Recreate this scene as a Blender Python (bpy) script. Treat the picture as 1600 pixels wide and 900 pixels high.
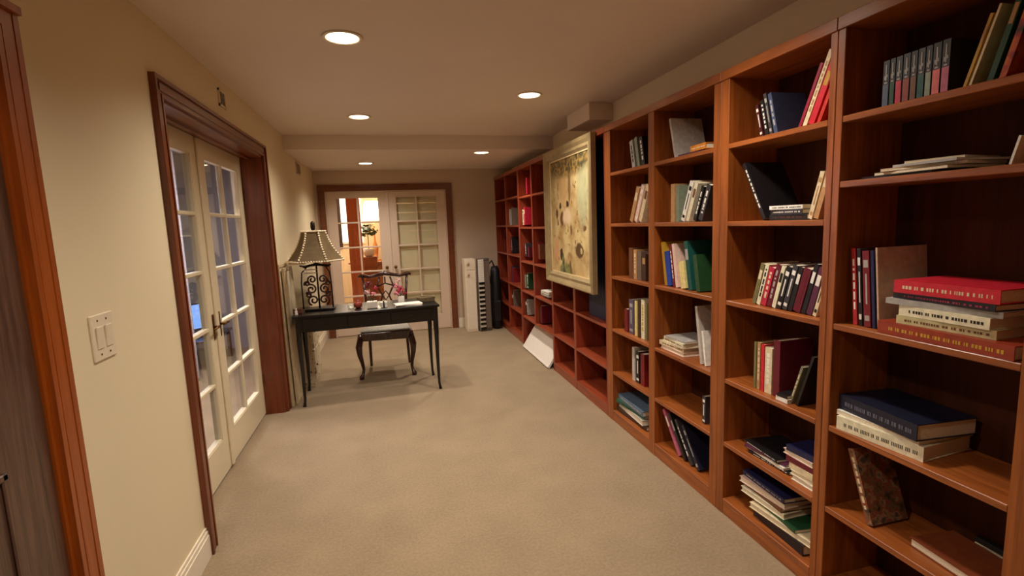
import bpy, bmesh, math, random
from mathutils import Vector, Matrix
random.seed(7)
SC = bpy.context.scene
COL = SC.collection
PI = math.pi
for o in list(bpy.data.objects): bpy.data.objects.remove(o, do_unlink=True)

# ------------------------------------------------------------------ camera
cd = bpy.data.cameras.new('camera'); cam = bpy.data.objects.new('camera', cd); COL.objects.link(cam)
cd.sensor_width = 36; cd.sensor_fit = 'HORIZONTAL'; cd.lens = 781.4*36/1600; cd.clip_start = .02
_R = Vector((.96977354, -.24100873, -.03813224)); _U = Vector((.06794394, .11662199, .9908496)); _F = Vector((.23435635, .96349058, -.129472))
_U = (_U-_U.dot(_F)*_F).normalized(); _R = _F.cross(_U).normalized()
cam.matrix_world = Matrix(((_R.x,_U.x,-_F.x,0),(_R.y,_U.y,-_F.y,0),(_R.z,_U.z,-_F.z,1.5104),(0,0,0,1)))
SC.camera = cam
# ------------------------------------------------------------------ world, lamps, exposure
w = bpy.data.worlds.new('world'); SC.world = w; w.use_nodes = True
w.node_tree.nodes['Background'].inputs[0].default_value = (.05, .055, .07, 1)
w.node_tree.nodes['Background'].inputs[1].default_value = 1.0
SC.view_settings.view_transform = 'Standard'; SC.view_settings.look = 'None'
SC.view_settings.exposure = 0.0; SC.view_settings.gamma = 1.0; SC.view_settings.use_curve_mapping = False
WARM = (1.0, .92, .80)
LAMP_W = 21.5
CEIL = 2.44; LOW = 2.30; YD = 5.39; LX = -.927; BX = 1.56; RX = 1.84; YB = 7.28
LIGHTS = [(-.148,2.696,CEIL),(1.084,3.687,CEIL),(-.163,4.51,CEIL),(-.199,6.486,LOW),(1.077,5.622,LOW),(-.15,.89,CEIL),(1.06,1.88,CEIL)]
def area(name, loc, size, power, color, rot=(0,0,0), spread=PI, shape='DISK', size_y=None):
    l = bpy.data.lights.new(name, 'AREA'); l.shape = shape; l.size = size; l.energy = power; l.color = color; l.spread = spread
    if size_y: l.size_y = size_y
    o = bpy.data.objects.new(name, l); COL.objects.link(o); o.location = loc; o.rotation_euler = rot
    return o
area('fill_side_room', (-1.6, 4.6, 2.4), .8, 90, (1.0,.94,.92))  # added area light without a fixture, brightens the view through the left glass
area('fill_back_room', (-.6, 9.3, 2.4), .6, 60, (1,.80,.55))  # added area light without a fixture, makes the room beyond bright

# ------------------------------------------------------------------ materials
MATS = {}
def s2l(c): return tuple((x/12.92 if x <= .04045 else ((x+.055)/1.055)**2.4) for x in [v/255 for v in c])
def new_mat(name):
    m = bpy.data.materials.new(name); m.use_nodes = True
    nt = m.node_tree; b = nt.nodes['Principled BSDF']
    return m, nt, b
def plain(name, rgb, rough=.6, metal=0, var=.08, scale=30, spec=.5, coat=0):
    if name in MATS: return MATS[name]
    m, nt, b = new_mat(name); c = s2l(rgb)
    tc = nt.nodes.new('ShaderNodeTexCoord'); n = nt.nodes.new('ShaderNodeTexNoise'); n.inputs['Scale'].default_value = scale
    r = nt.nodes.new('ShaderNodeValToRGB'); r.color_ramp.elements[0].position = .3; r.color_ramp.elements[1].position = .7
    r.color_ramp.elements[0].color = (*[max(0,x*(1-var)) for x in c], 1); r.color_ramp.elements[1].color = (*[min(1,x*(1+var)) for x in c], 1)
    nt.links.new(tc.outputs['Object'], n.inputs['Vector']); nt.links.new(n.outputs['Fac'], r.inputs['Fac']); nt.links.new(r.outputs['Color'], b.inputs['Base Color'])
    b.inputs['Roughness'].default_value = rough; b.inputs['Metallic'].default_value = metal; b.inputs['Specular IOR Level'].default_value = spec
    b.inputs['Coat Weight'].default_value = coat
    MATS[name] = m; return m
def wood(name, dark, light, axis='Z', rough=.35, scale=1.0, coat=.15):
    if name in MATS: return MATS[name]
    m, nt, b = new_mat(name)
    tc = nt.nodes.new('ShaderNodeTexCoord'); mp = nt.nodes.new('ShaderNodeMapping')
    s = {'X':(1.2,22,22),'Y':(22,1.2,22),'Z':(22,22,1.2)}[axis]
    mp.inputs['Scale'].default_value = tuple(v*scale for v in s)
    n = nt.nodes.new('ShaderNodeTexNoise'); n.inputs['Scale'].default_value = 1.6; n.inputs['Detail'].default_value = 6; n.inputs['Distortion'].default_value = .6
    n2 = nt.nodes.new('ShaderNodeTexNoise'); n2.inputs['Scale'].default_value = 9; n2.inputs['Detail'].default_value = 4
    r = nt.nodes.new('ShaderNodeValToRGB'); r.color_ramp.elements[0].position = .32; r.color_ramp.elements[1].position = .68
    r.color_ramp.elements[0].color = (*s2l(dark),1); r.color_ramp.elements[1].color = (*s2l(light),1)
    mx = nt.nodes.new('ShaderNodeMix'); mx.data_type = 'FLOAT'; mx.inputs[0].default_value = .3
    nt.links.new(tc.outputs['Object'], mp.inputs['Vector']); nt.links.new(mp.outputs['Vector'], n.inputs['Vector']); nt.links.new(mp.outputs['Vector'], n2.inputs['Vector'])
    nt.links.new(n.outputs['Fac'], mx.inputs[2]); nt.links.new(n2.outputs['Fac'], mx.inputs[3]); nt.links.new(mx.outputs[0], r.inputs['Fac'])
    nt.links.new(r.outputs['Color'], b.inputs['Base Color'])
    bp = nt.nodes.new('ShaderNodeBump'); bp.inputs['Strength'].default_value = .08; bp.inputs['Distance'].default_value = .004
    nt.links.new(mx.outputs[0], bp.inputs['Height']); nt.links.new(bp.outputs['Normal'], b.inputs['Normal'])
    b.inputs['Roughness'].default_value = rough; b.inputs['Coat Weight'].default_value = coat; b.inputs['Coat Roughness'].default_value = .25
    b.inputs['Specular IOR Level'].default_value = .5 if coat else .15
    MATS[name] = m; return m
def emit(name, rgb, strength):
    m, nt, b = new_mat(name); b.inputs['Base Color'].default_value = (*s2l(rgb),1)
    b.inputs['Emission Color'].default_value = (*s2l(rgb),1); b.inputs['Emission Strength'].default_value = strength; return m
def glass_mat(name, tint=(.9,.92,.95), refl=1.0):
    m = bpy.data.materials.new(name); m.use_nodes = True; nt = m.node_tree; nt.nodes.clear()
    out = nt.nodes.new('ShaderNodeOutputMaterial'); t = nt.nodes.new('ShaderNodeBsdfTransparent'); t.inputs[0].default_value = (*tint,1)
    g = nt.nodes.new('ShaderNodeBsdfGlossy'); g.inputs['Roughness'].default_value = .02; mx = nt.nodes.new('ShaderNodeMixShader')
    f = nt.nodes.new('ShaderNodeFresnel'); f.inputs['IOR'].default_value = 1.5
    ge = nt.nodes.new('ShaderNodeNewGeometry'); mm = nt.nodes.new('ShaderNodeMath'); mm.operation = 'MULTIPLY_ADD'; mm.inputs[1].default_value = -.8333; mm.inputs[2].default_value = 1.5
    nt.links.new(ge.outputs['Backfacing'], mm.inputs[0]); nt.links.new(mm.outputs[0], f.inputs['IOR'])
    nt.links.new(f.outputs[0], mx.inputs[0]); nt.links.new(t.outputs[0], mx.inputs[1]); nt.links.new(g.outputs[0], mx.inputs[2]); nt.links.new(mx.outputs[0], out.inputs[0])
    return m
def paint_mat(name, rgb, bump=.05, rough=.7):
    m = plain(name, rgb, rough, var=.015, scale=3); nt = m.node_tree; b = nt.nodes['Principled BSDF']
    tc = nt.nodes.new('ShaderNodeTexCoord'); n = nt.nodes.new('ShaderNodeTexNoise'); n.inputs['Scale'].default_value = 180; n.inputs['Detail'].default_value = 3
    bp = nt.nodes.new('ShaderNodeBump'); bp.inputs['Strength'].default_value = bump; bp.inputs['Distance'].default_value = .002
    nt.links.new(tc.outputs['Object'], n.inputs['Vector']); nt.links.new(n.outputs['Fac'], bp.inputs['Height']); nt.links.new(bp.outputs['Normal'], b.inputs['Normal'])
    return m
WALL = paint_mat('wall_paint', (230,212,176))
CEILM = paint_mat('ceiling_paint', (228,212,198))
WALLP = paint_mat('far_wall_paint', (205,182,160))
WHITE = plain('door_paint', (228,212,180), .35, var=.02, scale=4)
WHITE2 = plain('far_door_paint', (216,192,172), .4, var=.02, scale=4)
BASEP = plain('baseboard_paint', (236,222,200), .4, var=.02)
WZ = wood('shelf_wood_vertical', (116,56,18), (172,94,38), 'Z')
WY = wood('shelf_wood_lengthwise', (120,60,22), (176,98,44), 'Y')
WBK = wood('shelf_back_wood_shaded', (54,24,9), (80,36,13), 'Z', .7, coat=0)  # darker copy of the shelf wood, shade of the bays put into its colour
RZ = wood('red_shelf_wood_vertical', (116,42,26), (160,66,40), 'Z')
RY = wood('red_shelf_wood_lengthwise', (122,48,28), (168,76,44), 'Y')
RBK = wood('red_shelf_back_wood_shaded', (58,18,9), (84,28,13), 'Z', .7, coat=0)  # same for the red units: bay shade held in the back colour
CASEZ = wood('casing_wood_vertical', (92,38,14), (134,62,24), 'Z', .32, coat=.2)
CASEY = wood('casing_wood_lengthwise', (92,38,14), (134,62,24), 'Y', .30, coat=.3)
CASEX = wood('casing_wood_crosswise', (96,48,24), (132,70,36), 'X', .3, coat=.4)
NEARC = wood('near_casing_wood', (136,60,10), (172,84,20), 'Z', .35, coat=.3)
DKDOOR = wood('dark_door_wood', (58,36,26), (108,76,60), 'Z', .35, 1.4, coat=.35)
BLACK = plain('black_lacquer', (13,9,8), .3, var=.2, coat=.15)
DKWOOD = wood('mahogany', (40,16,12), (74,32,22), 'Z', .25, coat=.4)
IRON = plain('dark_iron', (38,28,26), .4, metal=.6)
BRASS = plain('aged_brass', (120,84,40), .3, metal=1)
PAGES = plain('page_paper', (226,210,182), .8, var=.12, scale=260)
GLASS = glass_mat('window_glass')

# carpet
CARPET, nt, b = new_mat('carpet')
tc = nt.nodes.new('ShaderNodeTexCoord')
n1 = nt.nodes.new('ShaderNodeTexNoise'); n1.inputs['Scale'].default_value = 3.5; n1.inputs['Detail'].default_value = 5
n2 = nt.nodes.new('ShaderNodeTexNoise'); n2.inputs['Scale'].default_value = 70; n2.inputs['Detail'].default_value = 5
n3 = nt.nodes.new('ShaderNodeTexNoise'); n3.inputs['Scale'].default_value = 420; n3.inputs['Detail'].default_value = 2
for n in (n1,n2,n3): nt.links.new(tc.outputs['Object'], n.inputs['Vector'])
a1 = nt.nodes.new('ShaderNodeMath'); a1.operation = 'MULTIPLY_ADD'; a1.inputs[1].default_value = .30
a2 = nt.nodes.new('ShaderNodeMath'); a2.operation = 'MULTIPLY_ADD'; a2.inputs[1].default_value = .45
a3 = nt.nodes.new('ShaderNodeMath'); a3.operation = 'MULTIPLY'; a3.inputs[1].default_value = .25
nt.links.new(n1.outputs['Fac'], a1.inputs[0]); nt.links.new(n2.outputs['Fac'], a2.inputs[0]); nt.links.new(n3.outputs['Fac'], a3.inputs[0])
nt.links.new(a3.outputs[0], a2.inputs[2]); nt.links.new(a2.outputs[0], a1.inputs[2])
r = nt.nodes.new('ShaderNodeValToRGB'); r.color_ramp.elements[0].position = .33; r.color_ramp.elements[1].position = .67
r.color_ramp.elements[0].color = (*s2l((134,114,87)),1); r.color_ramp.elements[1].color = (*s2l((166,142,113)),1)
nt.links.new(a1.outputs[0], r.inputs['Fac']); nt.links.new(r.outputs['Color'], b.inputs['Base Color'])
b.inputs['Roughness'].default_value = .95; b.inputs['Specular IOR Level'].default_value = .1; b.inputs['Sheen Weight'].default_value = .2
bp = nt.nodes.new('ShaderNodeBump'); bp.inputs['Strength'].default_value = .5; bp.inputs['Distance'].default_value = .01
nt.links.new(a2.outputs[0], bp.inputs['Height']); nt.links.new(bp.outputs['Normal'], b.inputs['Normal'])

# ------------------------------------------------------------------ mesh helpers
def box(bm, x0,x1,y0,y1,z0,z1, M=None, bev=0):
    x0,x1 = sorted((x0,x1)); y0,y1 = sorted((y0,y1)); z0,z1 = sorted((z0,z1))
    vs = [bm.verts.new(Vector(p)) for p in ((x0,y0,z0),(x1,y0,z0),(x1,y1,z0),(x0,y1,z0),(x0,y0,z1),(x1,y0,z1),(x1,y1,z1),(x0,y1,z1))]
    fs = [bm.faces.new([vs[i] for i in f]) for f in ((0,3,2,1),(4,5,6,7),(0,1,5,4),(1,2,6,5),(2,3,7,6),(3,0,4,7))]
    if bev:
        es = list({e for f in fs for e in f.edges})
        rr = bmesh.ops.bevel(bm, geom=es, offset=bev, segments=1, affect='EDGES', profile=.5)
        vs = list({v for f in rr['faces'] for v in f.verts} | {v for v in vs if v.is_valid})
    if M is not None: bmesh.ops.transform(bm, matrix=M, verts=[v for v in vs if v.is_valid])
    return vs
def B(*a, **k):
    bm = bmesh.new(); box(bm, *a, **k); return bm
def tube(bm, pts, rad, n=8, sq=1.0):
    pts = [Vector(p) for p in pts]
    if not hasattr(rad,'__len__'): rad = [rad]*len(pts)
    rings = []; prev = None
    for i,p in enumerate(pts):
        t = (pts[min(i+1,len(pts)-1)]-pts[max(i-1,0)]).normalized()
        a = Vector((0,1,0)) if abs(t.y) < .8 else Vector((1,0,0))
        if prev is not None: a = prev
        u = (a-a.dot(t)*t).normalized(); v = t.cross(u); prev = u
        rings.append([bm.verts.new(p+rad[i]*(math.cos(2*PI*k/n)*u+math.sin(2*PI*k/n)*v*sq)) for k in range(n)])
    for a,b_ in zip(rings, rings[1:]):
        for k in range(n): bm.faces.new((a[k],a[(k+1)%n],b_[(k+1)%n],b_[k]))
    bm.faces.new(rings[0][::-1]); bm.faces.new(rings[-1])
    return bm
def lathe(bm, prof, c=(0,0,0), n=20, cap=True):
    rings = [[bm.verts.new((c[0]+r*math.cos(2*PI*k/n), c[1]+r*math.sin(2*PI*k/n), c[2]+z)) for k in range(n)] for r,z in prof]
    for a,b_ in zip(rings, rings[1:]):
        for k in range(n): bm.faces.new((a[k],a[(k+1)%n],b_[(k+1)%n],b_[k]))
    if cap: bm.faces.new(rings[0][::-1]); bm.faces.new(rings[-1])
    return bm
def obj(name, bm, mat, parent=None, smooth=False, loc=None, kind=None, label=None):
    bmesh.ops.recalc_face_normals(bm, faces=bm.faces[:])
    me = bpy.data.meshes.new(name); bm.to_mesh(me); bm.free()
    for m in (mat if isinstance(mat,(list,tuple)) else [mat]): me.materials.append(m)
    if smooth:
        for p in me.polygons: p.use_smooth = True
    o = bpy.data.objects.new(name, me); COL.objects.link(o)
    if parent: o.parent = parent
    if loc: o.location = loc
    if kind: o['kind'] = kind
    if label: o['label'] = label
    return o
def thing(name, label, cat, loc=(0,0,0), rz=0, group=None, kind=None):
    o = bpy.data.objects.new(name, None); COL.objects.link(o); o.empty_display_size = .1
    o.location = loc; o.rotation_euler = (0,0,rz); o['label'] = label; o['category'] = cat
    if group: o['group'] = group
    if kind: o['kind'] = kind
    return o
def struct(name, bm, mat, label=None, cat=None, parent=None, smooth=False):
    o = obj(name, bm, mat, parent, smooth)
    if not parent:
        o['kind'] = 'structure'
        if label: o['label'] = label
        if cat: o['category'] = cat
    return o

# ================================================================== ROOM SHELL
Y0 = -1.4
bm = bmesh.new(); box(bm, LX-2.9, RX+.1, Y0-.1, YB+3.6, -.05, 0)
struct('floor', bm, CARPET, 'beige cut pile carpet running the length of the room', 'floor')
bm = bmesh.new(); box(bm, LX-.25, RX+.1, Y0-.1, YD, CEIL, CEIL+.12)
struct('ceiling', bm, CEILM, 'taupe painted ceiling with recessed lamps', 'ceiling')
bm = bmesh.new(); box(bm, LX-.25, RX+.1, YD, YB+.14, LOW, CEIL+.12)
struct('trim_1', bm, CEILM, 'dropped ceiling beyond the beam at the far end', 'ceiling')
# left wall with two openings
WT = .20; N0,N1 = .70,1.585; D0,D1 = 2.57,4.41; DH = 2.11; NH = 2.03
bm = bmesh.new()
for y0,y1,z0,z1 in ((Y0,N0,0,CEIL),(N0,N1,NH,CEIL),(N1,D0,0,CEIL),(D0,D1,DH,CEIL),(D1,YB,0,CEIL)): box(bm, LX-WT, LX, y0, y1, z0, z1)
struct('wall_left', bm, WALL, 'warm cream painted wall with the french doors', 'wall')
BD0,BD1,BDH = -.79,.845,2.02
bm = bmesh.new()
for x0,x1,z0,z1 in ((LX-WT,BD0,0,LOW),(BD0,BD1,BDH,LOW),(BD1,RX+.1,0,LOW)): box(bm, x0, x1, YB, YB+.14, z0, z1)
struct('wall_back', bm, WALLP, 'pinkish beige far wall around the double doors', 'wall')
bm = B(RX, RX+.1, Y0, YB, 0, CEIL); struct('wall_right', bm, WALL, 'cream wall strip above the bookcases', 'wall')
bm = B(LX-WT, RX+.1, Y0-.1, Y0, 0, CEIL); struct('wall_front', bm, WALL)
# rooms beyond the doors
SIDE = paint_mat('side_room_paint', (150,146,152))
bm = bmesh.new(); box(bm, LX-2.9, LX-2.8, 1.4, 7.3, 0, 2.5); box(bm, LX-2.8, LX-WT, 1.3, 1.4, 0, 2.5); box(bm, LX-2.8, LX-WT, 7.2, 7.3, 0, 2.5)
struct('wall_side_room', bm, SIDE, 'dim grey wall of the room behind the glass doors', 'wall')
bm = B(LX-2.9, LX-WT-.05, 1.3, 7.3, 2.5, 2.6); struct('ceiling_side_room', bm, SIDE)
BACKR = paint_mat('back_room_paint', (240,214,176))
bm = bmesh.new(); box(bm, -2.6, 2.2, YB+3.5, YB+3.6, 0, 2.5); box(bm, -2.7, -2.6, YB+.14, YB+3.6, 0, 2.5); box(bm, 2.2, 2.3, YB+.14, YB+3.6, 0, 2.5)
struct('wall_back_room', bm, BACKR, 'bright wall of the room behind the far doors', 'wall')
bm = B(-2.7, 2.3, YB+.14, YB+3.6, 2.5, 2.6); struct('ceiling_back_room', bm, BACKR)
bm = B(-2.6, 2.2, YB+3.44, YB+3.6, 0, .01);  bm.free()

# baseboards
def baseboard(name, x0,y0,x1,y1, nx,ny, label=None):
    bm = bmesh.new()
    for (d,z0,z1) in ((.016,0,.105),(.012,.105,.125),(.007,.125,.142)):
        box(bm, min(x0,x1,x0+nx*d), max(x0,x1,x1+nx*d), min(y0,y1,y0+ny*d), max(y0,y1,y1+ny*d), z0, z1)
    return struct(name, bm, BASEP, label, 'baseboard' if label else None)
baseboard('baseboard_left', LX,N1+.10,LX,D0-.085, 1,0, 'cream moulded baseboard left of the glass doors')
baseboard('baseboard_left_far', LX,D1+.086,LX,YB-.02, 1,0, 'cream baseboard along the far left wall')
baseboard('baseboard_back', BD1+.095,YB,BX-.03,YB, 0,-1, 'cream baseboard right of the far doors')

# ================================================================== DOORS
def casing(parent, axis, a0, a1, h, pos, out, wid, mv, mh, th=.022, flat_=False):
    """moulded casing round an opening; axis 'y' = opening in the left wall, 'x' = in the back wall"""
    def bx_(bm, u0,u1,z0,z1,d0,d1):
        if axis == 'y': box(bm, pos+out*d0, pos+out*d1, u0, u1, z0, z1)
        else: box(bm, u0, u1, pos+out*d0, pos+out*d1, z0, z1)
    for sgn,a in ((-1,a0),(1,a1)):
        bm = bmesh.new(); f = lambda t: a+sgn*t
        bx_(bm, f(0), f(wid), 0, h, 0, th*.6); bx_(bm, f(0), f(wid*.16), 0, h+wid*.16, th*.6, th*.85)
        bx_(bm, f(wid*.3), f(wid*.7), 0, h+wid*.3, th*.6, th*(.66 if flat_ else .8)); bx_(bm, f(wid*.78), f(wid), 0, h+wid*.78, th*.6, th*(.7 if flat_ else 1.2))
        obj('casing', bm, mv, parent)
    bm = bmesh.new(); bx_(bm, a0-wid, a1+wid, h, h+wid, 0, th*.6); bx_(bm, a0, a1, h, h+wid*.16, th*.6, th*.85)
    bx_(bm, a0-wid*.3, a1+wid*.3, h+wid*.3, h+wid*.7, th*.6, th*.8); bx_(bm, a0-wid, a1+wid, h+wid*.78, h+wid, th*.6, th*1.2)
    obj('casing', bm, mh, parent)

def leaf(parent, axis, a0, a1, z0, z1, pos, th, mat, stile, glass_z, cols=2, rows=5, munt=.022, glass=GLASS, name='door_leaf'):
    """french door leaf: one framed mesh, muntins and panes as its sub-parts"""
    def P(bm, u0,u1,z0_,z1_,d0,d1,bev=0):
        if axis == 'y': box(bm, pos+d0, pos+d1, u0, u1, z0_, z1_, bev=bev)
        else: box(bm, u0, u1, pos+d0, pos+d1, z0_, z1_, bev=bev)
    g0,g1 = glass_z; bm = bmesh.new()
    P(bm, a0, a0+stile, z0, z1, -th/2, th/2); P(bm, a1-stile, a1, z0, z1, -th/2, th/2)
    P(bm, a0+stile, a1-stile, z0, g0, -th/2, th/2); P(bm, a0+stile, a1-stile, g1, z1, -th/2, th/2)
    lf = obj(name, bm, mat, parent)
    ua, ub = a0+stile, a1-stile; cw = (ub-ua)/cols; rh = (g1-g0)/rows
    for i in range(1, cols):
        bm = bmesh.new(); P(bm, ua+i*cw-munt/2, ua+i*cw+munt/2, g0, g1, -th*.38, th*.38, .003); obj('muntin', bm, mat, lf)
    for j in range(1, rows):
        bm = bmesh.new(); P(bm, ua, ub, g0+j*rh-munt/2, g0+j*rh+munt/2, -th*.4, th*.4, .003); obj('muntin', bm, mat, lf)
    bm = bmesh.new(); q = .008
    for (u0,u1,za,zb) in ((ua,ua+q,g0,g1),(ub-q,ub,g0,g1),(ua,ub,g0,g0+q),(ua,ub,g1-q,g1)): P(bm, u0,u1,za,zb,-th*.42,th*.42)
    obj('glazing_bead', bm, mat, lf)
    for i in range(cols):
        for j in range(rows):
            bm = bmesh.new(); P(bm, ua+i*cw+.006, ua+(i+1)*cw-.006, g0+j*rh+.006, g0+(j+1)*rh-.006, -.002, .002); obj('pane', bm, glass, lf)
    return lf

# left french doors
d1 = thing('door_1', 'pair of cream french doors with glass panes in the left wall', 'door', (0,0,0), kind='structure')
casing(d1, 'y', D0, D1, DH, LX, 1, .085, CASEZ, CASEY)
DX = -1.105
bm = bmesh.new(); box(bm, LX-WT, LX, D0, D0+.014, 0, DH); obj('jamb', bm, CASEZ, d1)
bm = bmesh.new(); box(bm, LX-WT, LX, D1-.014, D1, 0, DH); obj('jamb', bm, CASEZ, d1)
bm = bmesh.new(); box(bm, LX-WT, LX, D0, D1, DH-.014, DH); box(bm, LX-.10, LX-.085, D0+.014, D1-.014, DH-.03, DH-.014); obj('jamb', bm, CASEY, d1)
YM = 3.455
lf1 = leaf(d1, 'y', D0+.016, YM-.002, .015, DH-.016, DX, .045, WHITE, .115, (.235,1.985))
lf2 = leaf(d1, 'y', YM+.002, D1-.016, .015, DH-.016, DX, .045, WHITE, .115, (.235,1.985))
bm = bmesh.new(); box(bm, DX+.0225, DX+.036, YM-.022, YM+.022, .02, DH-.02, bev=.004); obj('astragal', bm, WHITE, lf1)
for lf_, y in ((lf1, YM-.055),(lf2, YM+.055)):
    bm = bmesh.new(); box(bm, DX+.0225, DX+.028, y-.016, y+.016, .86, 1.02, bev=.002)
    tube(bm, [(DX+.028,y,.94),(DX+.055,y,.94)], .008); s = 1 if lf_ is lf2 else -1
    tube(bm, [(DX+.055,y-s*.01,.94),(DX+.057,y+s*.04,.943),(DX+.054,y+s*.085,.936)], [.009,.008,.006])
    obj('door_handle', bm, BRASS, lf_, True)
for z in (.3,1.05,1.8):
    bm = bmesh.new(); tube(bm, [(DX+.028,D1-.018,z-.045),(DX+.028,D1-.018,z+.045)], .006); obj('hinge', bm, BRASS, lf2)

# back double doors
d2 = thing('door_2', 'pair of pale glazed doors with dark casing in the far wall', 'door', (0,0,0), kind='structure')
casing(d2, 'x', BD0, BD1, BDH, YB, -1, .088, CASEX, CASEX, .02)
for x0 in (BD0, BD1-.014):
    bm = bmesh.new(); box(bm, x0, x0+.014, YB, YB+.14, 0, BDH); obj('jamb', bm, WHITE2, d2)
bm = bmesh.new(); box(bm, BD0, BD1, YB, YB+.14, BDH-.014, BDH); obj('jamb', bm, WHITE2, d2)
XM = .025
l3 = leaf(d2, 'x', BD0+.016, XM-.002, .012, BDH-.016, YB+.045, .042, WHITE2, .115, (.22,1.935))
l4 = leaf(d2, 'x', XM+.002, BD1-.016, .012, BDH-.016, YB+.045, .042, WHITE2, .115, (.22,1.935))
bm = bmesh.new(); box(bm, XM-.02, XM+.02, YB+.012, YB+.024, .02, BDH-.03, bev=.003); obj('astragal', bm, WHITE2, l3)
for x, l in ((XM-.06,l3),(XM+.06,l4)):
    bm = bmesh.new(); tube(bm, [(x,YB+.024,.95),(x,YB-.01,.95)], .008); lathe_c = (x, YB-.02, .95)
    bmesh.ops.create_uvsphere(bm, u_segments=12, v_segments=8, radius=.024, matrix=Matrix.Translation(lathe_c)); obj('door_knob', bm, BRASS, l, True)
BLIND = plain('cream_blind', (255,232,180), .7, var=.03, scale=8)
bl = thing('window_blind', 'cream blind hung behind the right leaf of the far doors', 'blind', (0,0,0))
bm = bmesh.new(); n = 14
for k in range(n):
    z1_ = 1.97-k*.13; box(bm, XM+.06, BD1-.05, YB+.085, YB+.092, z1_-.127, z1_)
obj('shade_fabric', bm, BLIND, bl)
bm = bmesh.new(); tube(bm, [(XM+.05,YB+.09,1.985),(BD1-.045,YB+.09,1.985)], .014); obj('roller', bm, WHITE2, bl, True)

# near doorway on the left with its dark door
d3 = thing('door_3', 'dark brown wooden door and orange casing at the left edge', 'door', (0,0,0), kind='structure')
casing(d3, 'y', N0, N1, NH, LX, 1, .095, NEARC, NEARC, .02, True)
for y0 in (N0, N1-.014):
    bm = bmesh.new(); box(bm, LX-WT, LX, y0, y0+.014, 0, NH); obj('jamb', bm, NEARC, d3)
bm = bmesh.new(); box(bm, LX-WT, LX, N0, N1, NH-.014, NH); obj('jamb', bm, NEARC, d3)
bm = bmesh.new(); X = LX-.045
box(bm, X, LX-.008, N0+.016, N1-.016, .012, NH-.016)
dl = obj('door_leaf', bm, DKDOOR, d3)
for (ya,yb,za,zb) in ((N0+.14,1.404,.22,.96),):
    bm = bmesh.new()
    for (a,b_,c,d) in ((ya,ya+.018,za,zb),(yb-.018,yb,za,zb),(ya,yb,za,za+.018),(ya,yb,zb-.018,zb)): box(bm, LX-.008, LX+.0, a,b_,c,d, bev=.003)
    obj('panel_moulding', bm, DKDOOR, dl)

# ================================================================== DOWNLIGHTS
LENS = emit('lamp_lens', (255,226,180), 9.0)
TRIM = plain('lamp_trim', (235,225,210), .4)
names_l = ['large round recessed lamp nearest the camera','round recessed lamp nearest the right bookcases on main ceiling','round recessed lamp on main ceiling left of centre, before the beam','small recessed lamp above the far double doors','small recessed lamp on dropped ceiling near the bookcase','recessed lamp above the near left doorway','recessed lamp above the nearest bookcase']
for (x,y,z),lab in zip(LIGHTS, names_l):
    t = thing('recessed_lamp', lab, 'ceiling light', (x,y,z), 0, 'recessed ceiling lamps')
    bm = bmesh.new(); lathe(bm, [(.078,-.001),(.094,-.001),(.098,-.004),(.092,-.009),(.080,-.007),(.076,-.003),(.078,-.001)], n=28, cap=False); obj('trim_ring', bm, TRIM, t, True)
    bm = bmesh.new(); lathe(bm, [(.074,-.002),(.072,-.006),(.04,-.009),(.001,-.010)], n=24); obj('lens', bm, LENS, t, True)
    l = bpy.data.lights.new('downlight', 'SPOT'); l.energy = LAMP_W*4; l.color = WARM; l.spot_size = math.radians(146); l.spot_blend = 1.0; l.shadow_soft_size = .07
    o = bpy.data.objects.new('downlight', l); COL.objects.link(o); o.location = (x,y,z-.03)

# ================================================================== BOOKCASES
SH = {0:1.833,1:1.477,2:1.10,3:.71,4:.385,5:.084}
T = .022; TOPU = 2.125; TOPT = 2.168
def bookcase(label, y0, y1, dividers, shelves, mats, ends=(.03,.03), plinth=True, floor_from=0):
    """y0..y1 extent; dividers [(ya,yb)]; shelves: per bay list of z; back/sides/top/bottom"""
    mz, my, mb = mats
    t = thing('bookcase', label, 'bookcase', (BX+.14, (y0+y1)/2, 0), 0, 'built in bookcases along the right wall')
    ox, oy = BX+.14, (y0+y1)/2
    def P(name, x0,x1,ya,yb,za,zb, m, bev=.002):
        bm = bmesh.new(); box(bm, x0-ox, x1-ox, ya-oy, yb-oy, za, zb, bev=bev); return obj(name, bm, m, t)
    P('side_panel', BX, RX-.012, y0+.0005, y0+ends[0], 0, TOPU, mz); P('side_panel', BX, RX-.012, y1-ends[1], y1-.0005, 0, TOPU, mz)
    for a,b_ in dividers: P('divider', BX, RX-.012, a, b_, 0 if not floor_from else floor_from, TOPU, mz)
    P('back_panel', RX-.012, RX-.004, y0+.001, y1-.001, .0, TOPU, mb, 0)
    P('top_rail', BX-.006, RX-.004, y0+.0005, y1-.0005, TOPU, TOPT, my)
    edges = [y0+ends[0]] + [v for d in dividers for v in d] + [y1-ends[1]]
    bays = [(edges[i], edges[i+1]) for i in range(0, len(edges), 2)]
    for (a,b_), zs in zip(bays, shelves):
        for z in zs: P('shelf', BX+.001, RX-.012, a, b_, z-T, z, my)
        zb = min(zs)
        if plinth: P('plinth', BX+.002, BX+.02, a, b_, 0, zb-T, my)
    return t
S_STD = [SH[k] for k in range(6)]
S_D = list(S_STD); S_D[1] = 1.61
W3 = (WZ,WY,WBK); R3 = (RZ,RY,RBK)
bookcase('orange brown bookcase nearest the camera, cut by the right picture edge', .30, 1.496, [(.845,.902)], [S_D, S_D], W3, (.03,.030))
bookcase('single column bookcase unit, second from the right edge of photo', 1.4965, 2.122, [], [S_STD], W3, (.030,.055))
bookcase('two column bookcase right of the framed painting', 2.1225, 3.427, [(2.7365,2.806)], [S_STD,S_STD], W3, (.056,.087))
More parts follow.
